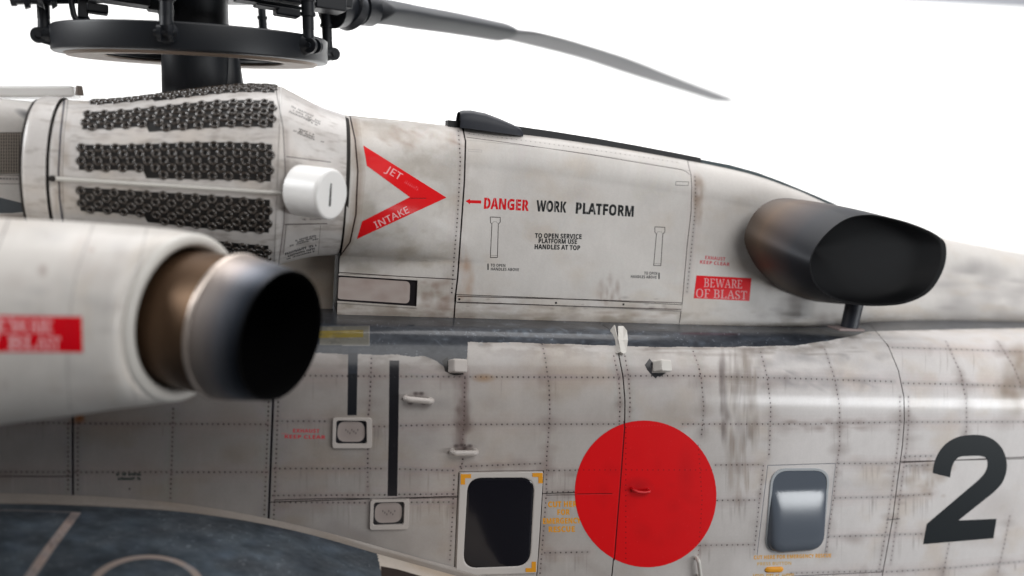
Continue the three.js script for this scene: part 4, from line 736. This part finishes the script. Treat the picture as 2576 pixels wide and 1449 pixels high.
  const brown = heat([[0, '#35281e'], [0.5, '#5a4432'], [1, '#735c48']], 0.42, 0.75), steel = heat([[0, '#ab9f97'], [0.3, '#a09895'], [0.6, '#70737b'], [0.85, '#343a44'], [1, '#15171c']], 0.42, 0.7);
  const a = [er(-0.25, 131), er(0.1, 132), er(0.3, 134), er(0.6, 137, 0.3)], pipe = mesh('exhaust_pipe', brown.apply(ringLoft(a, 72, 6), 18, 72), brown.mat, nac, { label: 'heat-browned metal exhaust pipe of the nacelle' });
  mesh('seam_ring', ringLoft([er(0.575, 137, 0.3), er(0.575, 141.5, 0.3), er(0.588, 143.5, 0.3), er(0.606, 143, 0.3), er(0.614, 139, 0.35)], 72), M('#d8ccc2', 0.3, 0.8), pipe);
  const s2 = [er(0.61, 140.5, 0.35), er(0.7, 137.5, 0.5), er(0.8, 133.6, 0.7), er(0.9, 129.4, 0.9), er(1.0, 125, 1)];
  const tail = mesh('tail_pipe', steel.apply(ringLoft(s2, 72, 6), 24, 72), steel.mat, pipe);
  mesh('pipe_mouth', ringLoft([er(1.0, 125, 1), er(1.006, 124, 1), er(1.003, 121.5, 1), er(0.97, 121, 1), er(0.6, 128, 0.5), er(0.3, 128), er(0.2, 2)], 72), M('#020203', 0.95, 0, { side: THREE.DoubleSide, specularIntensity: 0.2 }), tail.parent);
  // pylon joining the nacelle to the fuselage
  mesh('nacelle_pylon', boxAt(V(-1240, -60, 60), 420, 150, 260, 40), mats.white, nac);
}

// ------------------------------------------------------------------ oval exhaust behind the work platform
{
  const n = V(Math.cos(rad(74)), 0.06, Math.sin(rad(74))).normalize(), o = W(2208, 655, -60);
  const closed = (pts, o2, n2) => new THREE.CatmullRomCurve3(pts.map(([x, y]) => onPlane(x, y, o2, n2)), true, 'centripetal');
  const mouthPx = [[2036, 662], [2048, 712], [2094, 750], [2150, 766], [2206, 770], [2282, 762], [2342, 730], [2374, 676], [2381, 640], [2378, 612], [2358, 592], [2300, 565], [2240, 548], [2184, 540], [2130, 550], [2084, 582], [2050, 624]];
  const rn = V(0.12, 0, 1).normalize(), ro = W(2000, 630, -210);
  const rootPx = [[1872, 600], [1888, 648], [1920, 692], [1964, 726], [2010, 746], [2070, 760], [2130, 740], [2160, 690], [2168, 640], [2160, 600], [2130, 560], [2090, 530], [2040, 510], [1990, 499], [1946, 502], [1908, 524], [1884, 558]];
  const A = closed(rootPx, ro, rn), B = closed(mouthPx, o, n), NS = 72;
  const pa = A.getPoints(NS), pb = B.getPoints(NS), ca = pa.reduce((s, p) => s.add(p), V()).multiplyScalar(1 / pa.length), cb = pb.reduce((s, p) => s.add(p), V()).multiplyScalar(1 / pb.length);
  const colorAt = ['#3a2f27', '#574638', '#403735', '#22242a', '#14171d'].map((c) => new THREE.Color(c));
  const outer = gridGeo(NS, 24, (s, t) => { const i = Math.round(s * NS), p = pa[i].clone().lerp(pb[i], t); p.addScaledVector(p.clone().sub(ca.clone().lerp(cb, t)).normalize(), 6 * Math.sin(t * Math.PI)); return { p, uv: [s, t] }; }, true);
  const P = outer.attributes.position, cols = new Float32Array(P.count * 3);
  for (let i = 0; i < P.count; i++) { const t = Math.floor(i / (NS + 1)) / 24 * 4, k = Math.min(3, Math.floor(t)), c = colorAt[k].clone().lerp(colorAt[k + 1], t - k), w = 0.82 + 0.36 * fbm(P.getX(i) / 40, P.getY(i) / 30, 77); cols.set([c.r * w, c.g * w, c.b * w], i * 3); }
  outer.setAttribute('color', new THREE.BufferAttribute(cols, 3));
  const ex = mesh('exhaust_pipe', outer, new THREE.MeshPhysicalMaterial({ vertexColors: true, roughness: 0.5, metalness: 0.35, side: THREE.DoubleSide }), model, { label: 'wide oval exhaust, brown at its root and black at its mouth' });
  const inner = gridGeo(NS, 48, (s, t) => { const i = Math.round(s * NS), q = 1 - 0.96 * t, p = pa[i].clone().lerp(pb[i], q), c = ca.clone().lerp(cb, q); return { p: p.lerp(c, t < 0.01 ? 0 : 0.04 + 0.96 * Math.pow(sstep(t, 0.25, 1), 1.8)) }; }, true);
  mesh('exhaust_interior', inner, M('#0b0c0f', 0.65, 0, { side: THREE.DoubleSide, specularIntensity: 0.4 }), ex);
  const s0 = W(2150, 765, -120), s1 = W(2136, 822, -120);
  s0.y += 6; s1.y -= 4;
  mesh('exhaust_strut', cyl(s1, s0, 25, 26, 28), mats.navy, ex);
  const b = W(2128, 826, -118); mesh('strut_base', boxAt(b, 90, 8, 60, 4), M('#8d7f7d', 0.6), ex);
}

// ------------------------------------------------------------------ sponson beside the lower fuselage
{
  const loPx = [[-700, 1262], [-200, 1264], [0, 1267], [120, 1269], [250, 1274], [340, 1279], [430, 1285], [560, 1301], [680, 1322], [800, 1350], [945, 1392], [1060, 1424], [1170, 1455], [1300, 1492]];
  const hiPx = [[-700, 1238], [-200, 1239], [0, 1241], [120, 1244], [250, 1249], [340, 1256], [430, 1264], [560, 1283], [680, 1306], [800, 1334], [945, 1373], [1060, 1405], [1170, 1434], [1300, 1470]];
  const lo = loPx.map(([x, y]) => W(x, y, 26)), hi = hiPx.map(([x, y]) => W(x, y, 3));
  const yl = table(lo.map((p) => [p.x, p.y])), yh = table(hi.map((p) => [p.x, p.y])), xEnd = W(945, 1392, 26).x, xL = -1900, xR = W(1290, 1490, 26).x;
  const spF = (u, v) => V(u, yl(u) - 0.03 * v - 0.00016 * v * v, 26 + v);
  const SP = new Skin({ f: spF, u0: xL, u1: xR, v0: 0, v1: 640, tiles: [[xL, xR, 1500, 600]], seeds: [90, 40], sign: -1, rough: 0.5, coat: 0.15,
    paint(u, v) { if (u > xEnd + 4 + (noise(v / 6, 2, 5) - 0.5) * 4) { const c = offWhite(u, v, 501, 1.3); return [c[0] - 14, c[1] - 20, c[2] - 26]; } const c = deckGrey(u, v, 511), f = (fbm(u / 90, v / 50, 520) - 0.5) * 40; return [c[0] + 11 + f * 0.7, c[1] + 14 + f * 0.85, c[2] + 14 + f * 0.95, (noise(u / 4, v / 4, 9) - 0.5) * 22]; } });
  const worn = css(164, 146, 138, 0.92);
  SP.line([[192, 1289], [165, 1325], [120, 1385], [74, 1452], [60, 1475]], 20, worn, 232); SP.line([[-30, 1283], [60, 1284], [194, 1289]], 5, css(140, 128, 122, 0.7), 225);
  {
    const [a, b, c] = [[246, 1446], [372, 1400.5], [494, 1446]].map((p) => SP.inv(...p)), D = 2 * (a[0] * (b[1] - c[1]) + b[0] * (c[1] - a[1]) + c[0] * (a[1] - b[1])), q = (p) => p[0] ** 2 + p[1] ** 2;
    const cx = (q(a) * (b[1] - c[1]) + q(b) * (c[1] - a[1]) + q(c) * (a[1] - b[1])) / D, cy = (q(a) * (c[0] - b[0]) + q(b) * (a[0] - c[0]) + q(c) * (b[0] - a[0])) / D, r = Math.hypot(a[0] - cx, a[1] - cy), ring = [];
    for (let k = 0; k <= 64; k++) ring.push([cx + r * Math.cos(k / 64 * Math.PI * 2), cy + r * Math.sin(k / 64 * Math.PI * 2)]);
    SP.stroke(ring, 17, css(158, 142, 134, 0.9), 235);
  }
  const R = rng(51);
  for (let i = 0; i < 40; i++) { const k = R(); SP.blob(lerp(192, 74, k) + (R() - 0.5) * 16, lerp(1289, 1450, k), 3 + R() * 8, 3 + R() * 8, R() < 0.5 ? [92, 74, 66] : [190, 172, 164], 0.25); }
  for (let i = 0; i < 110; i++) SP.blob(R() * 940, 1290 + R() * 150, 1 + R() * 5, 1 + R() * 3, [166, 180, 196], 0.1 + R() * 0.3, R() * 180);
  for (let i = 0; i < 60; i++) SP.blob(R() * 940, 1300 + R() * 150, 16 + R() * 60, 8 + R() * 22, [112, 132, 154], 0.05 + R() * 0.13, 10);
  for (let i = 0; i < 40; i++) SP.blob(R() * 940, 1270 + R() * 0.16 * 900 * R(), 16 + R() * 50, 6 + R() * 14, [36, 42, 52], 0.08 + R() * 0.16, 6);
  SP.fill([[958, 1424], [1000, 1432], [1062, 1450], [1080, 1470], [960, 1470]], '#2a211f');
  const t = SP.tiles[0], sp = mesh('sponson', gridGeo(90, 40, (s, k) => SP.vert(t, lerp(xL, xR, s), lerp(0, 640, k))), t.mat, model, { label: 'blue-grey sponson top with worn lines' });
  mesh('sponson_side', gridGeo(60, 8, (s, k) => { const u = lerp(xL, xR, s), e = spF(u, 640); return { p: V(u, e.y - k * 300, e.z - 40 * k * k) }; }), mats.white, sp);
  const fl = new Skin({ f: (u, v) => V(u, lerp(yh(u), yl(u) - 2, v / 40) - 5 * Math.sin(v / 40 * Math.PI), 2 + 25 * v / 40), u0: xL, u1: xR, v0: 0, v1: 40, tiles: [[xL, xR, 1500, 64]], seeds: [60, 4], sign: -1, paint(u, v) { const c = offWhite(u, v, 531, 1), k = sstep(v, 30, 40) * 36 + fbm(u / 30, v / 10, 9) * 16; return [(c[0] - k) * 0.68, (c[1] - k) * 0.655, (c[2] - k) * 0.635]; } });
  mesh('sponson_fillet', gridGeo(90, 8, (s, k) => fl.vert(fl.tiles[0], lerp(xL, xR, s), lerp(0, 40, k))), fl.tiles[0].mat, sp);
}

// ------------------------------------------------------------------ rotor mast, swashplate, hub and blade
{
  const zM = -560, b = W(497, 215, zM), t0 = W(489, 0, zM), up = t0.clone().sub(b).normalize();
  up.z += Math.tan(rad(2.7)); up.normalize();
  const pxU = (x, y) => W(x, y, zM), mastR = pxU(413, 150).distanceTo(pxU(584, 150)) / 2;
  const at = (px, py) => { const p = W(px, py, zM), h = p.clone().sub(b).dot(up); return h; };
  const ax = (h) => b.clone().addScaledVector(up, h);
  const lathe = (rows, seg = 64) => { const g = new THREE.LatheGeometry(rows.map(([r, h]) => new THREE.Vector2(r, h)), seg); g.applyQuaternion(new THREE.Quaternion().setFromUnitVectors(V(0, 1, 0), up)); g.translate(b.x, b.y, b.z); return g; };
  const mast = mesh('rotor_mast', lathe([[mastR + 6, -160], [mastR + 5, -40], [mastR + 2, 60], [mastR, 90], [mastR - 2, 420]]), mats.rotor, model, { label: 'black rotor mast' });
  { const g = new THREE.CylinderGeometry(24, 64, 200, 24), p = W(572, 196, zM); g.translate(p.x, p.y - 10, p.z); mesh('mast_brace', g, mats.rotor, mast); }
  const rs = pxU(140, 118).distanceTo(pxU(826, 118)) / 2, hb = at(484, 147), ht = at(484, 86);
  const sw = mesh('swashplate', lathe([[rs * 0.62, hb + 4], [rs * 0.9, hb - 2], [rs * 0.985, hb - 1], [rs, hb + 4], [rs, ht - 5], [rs - 6, ht], [rs * 0.9, ht], [rs * 0.88, hb + 24], [rs * 0.62, hb + 20], [rs * 0.62, hb + 4]], 96), mats.rotor, model, { label: 'black swashplate ring with pitch links' });
  mesh('bearing_ring', lathe([[rs * 0.66, hb], [rs * 0.66, hb - 5], [rs * 0.9, hb - 9], [rs * 0.92, hb - 2]], 96), M('#8b7a6c', 0.55, 0.2), sw);
  const e1 = V().crossVectors(up, V(0, 0, 1)).normalize(), e2 = V().crossVectors(e1, up).normalize(); if (e2.z < 0) e2.negate(); if (e1.x < 0) e1.negate();
  const onRim = (deg, r, h) => ax(h).addScaledVector(e1, r * Math.cos(rad(deg))).addScaledVector(e2, r * Math.sin(rad(deg)));
  const hubH = at(487, -70);
  for (const deg of [95, 36, -10, -61, -109, 166]) {
    const p0 = onRim(deg, rs + 10, ht - 24), p1 = onRim(deg - 1, rs + 4, hubH + 40), g = [], thin = deg < -30 ? 0.8 : 1;
    const L = (k) => p0.clone().lerp(p1, k);
    g.push(cyl(L(0), L(0.16), 16 * thin, 14 * thin, 16), cyl(L(0.15), L(0.3), 15 * thin, 15 * thin, 16), cyl(L(0.3), L(0.34), 20 * thin, 20 * thin, 16), cyl(L(0.34), L(0.46), 17 * thin, 17 * thin, 16), cyl(L(0.46), L(0.5), 21 * thin, 21 * thin, 16), cyl(L(0.5), L(1), 16 * thin, 16 * thin, 16));
    mesh('pitch_link', merge(g), mats.rotor, sw);
    const c0 = onRim(deg, rs - 6, (ht + hb) / 2 + 4), dir = onRim(deg, rs + 24, (ht + hb) / 2 + 2), q = [cyl(c0, dir, 28, 18, 18)], tang = V().crossVectors(up, dir.clone().sub(c0)).normalize();
    for (const s of [-1, 1]) q.push(cyl(dir.clone().addScaledVector(tang, s * 13 - 5), dir.clone().addScaledVector(tang, s * 13 + 5), 19, 19, 18));
    q.push(cyl(dir.clone().addScaledVector(tang, -26), dir.clone().addScaledVector(tang, 26), 7, 7, 10));
    mesh('link_lug', merge(q), mats.rotor, sw);
  }
  // hub plates and fittings above the swashplate, cut by the top of the picture
  const h0 = at(487, -12);
  const hub = mesh('rotor_hub', lathe([[30, h0], [230, h0 + 2], [300, h0 + 12], [310, h0 + 26], [300, h0 + 40], [180, h0 + 66], [150, h0 + 190], [20, h0 + 210]], 48), mats.rotor, model, { label: 'black rotor hub cut by the top of the picture' });
  const fit = [];
  const bx = (x0, x1, y0, y1, z, dz) => { const a = W(x0, y0, z), c = W(x1, y1, z), m = a.clone().lerp(c, 0.5); fit.push(boxAt(m, Math.abs(c.x - a.x), Math.abs(a.y - c.y), dz, 5, [0, 0.2, 0])); };
  bx(200, 376, -40, 18, -430, 80); bx(196, 222, -10, 50, -425, 40); bx(218, 272, 8, 38, -430, 50); bx(372, 400, -30, 30, -450, 60); bx(300, 440, -50, 6, -420, 60);
  bx(572, 762, -40, 10, -440, 70); bx(590, 760, 4, 18, -470, 60); bx(690, 752, 16, 46, -450, 50); bx(786, 862, -40, 34, -500, 90); bx(846, 880, -30, 24, -540, 70); bx(640, 700, 10, 24, -430, 60);
  mesh('hub_fittings', merge(fit), mats.rotor, hub);
  const hook = tubeGeo([W(178, -6, -410), W(182, 20, -410), W(190, 46, -410), W(206, 54, -410), W(226, 48, -410)], 7, 24, 8); mesh('hydraulic_line', hook, mats.rotor, hub);
  // arm to the left with its damper
  const armL = []; armL.push(cyl(W(420, -34, -500), W(20, -24, -420), 40, 34, 20)); for (let i = 0; i < 4; i++) { const x = 24 + i * 34; armL.push(cyl(W(x, -14, -424), W(x + 14, -14, -426), 28 + (i % 2) * 8, 28 + (i % 3) * 4, 16)); }
  mesh('blade_arm', merge(armL), mats.rotor, hub);
  // blade reaching away over the tail
  const pl = (px, py) => { const a = V(-406, 0, -640), d = V(3682, 0, -4340).normalize(), r = ray(px, py), n = V(d.z, 0, -d.x); const k = a.clone().sub(CAM).dot(n) / r.dot(n); return CAM.clone().addScaledVector(r, k); };
  const clamp3 = [cyl(pl(835, 26), pl(905, 24), 52, 44, 24), cyl(pl(900, 20), pl(930, 26), 52, 50, 24), cyl(pl(870, 18), pl(884, 30), 62, 62, 24)]; mesh('blade_root', merge(clamp3), mats.rotor, hub);
  const line = [[925, 24], [1000, 33], [1060, 44], [1100, 50], [1160, 60], [1240, 75], [1320, 91], [1420, 117], [1520, 146], [1620, 182], [1720, 217], [1790, 241], [1832, 256]].map((p) => pl(...p));
  const crv = new THREE.CatmullRomCurve3(line, false, 'centripetal');
  const blade = (k0, k1, chord, thick, name, mat) => { const n = 40, g = gridGeo(24, n, (s, t) => { const k = lerp(k0, k1, t), p = crv.getPointAt(k), d = crv.getTangentAt(k), w = V().crossVectors(d, V(0, 1, 0)).normalize(), u = V().crossVectors(w, d), a = s * Math.PI * 2, end = t < 0.001 || t > 0.999 ? 0.05 : 1, c = chord(k) * end, h = thick(k) * end; return { p: p.clone().addScaledVector(w, Math.cos(a) * c / 2).addScaledVector(u, Math.sin(a) * h / 2 * (1 - 0.35 * Math.cos(a))) }; }, true); return mesh(name, g, mat, hub); };
  blade(0, 0.17, (k) => 150, (k) => 76, 'blade_cuff', M('#33363b', 0.6));
  const bl = blade(0.15, 1, (k) => 300 - 60 * sstep(k, 0.15, 0.3) * 0, (k) => 34, 'rotor_blade', M('#3c3d42', 0.6)); bl.userData.label = 'long grey rotor blade drooping away to the right';
}

for (const m of [model]) {
  const done = new Set();
  m.traverse((o) => {
    if (o.isInstancedMesh && !o.userData.placed) { const a = o.instanceMatrix.array; for (let i = 0; i < o.count; i++) { a[i * 16 + 12] *= S; a[i * 16 + 13] *= S; a[i * 16 + 14] *= S; } }
    if (o !== m && !o.userData.placed) o.position.multiplyScalar(S);
    if (!o.geometry || done.has(o.geometry)) return;
    done.add(o.geometry);
    if (!o.geometry.userData.local) o.geometry.translate(0, -BASE_Y, 0);
    o.geometry.scale(S, S, S);
  });
}
renderer.render(scene, camera);
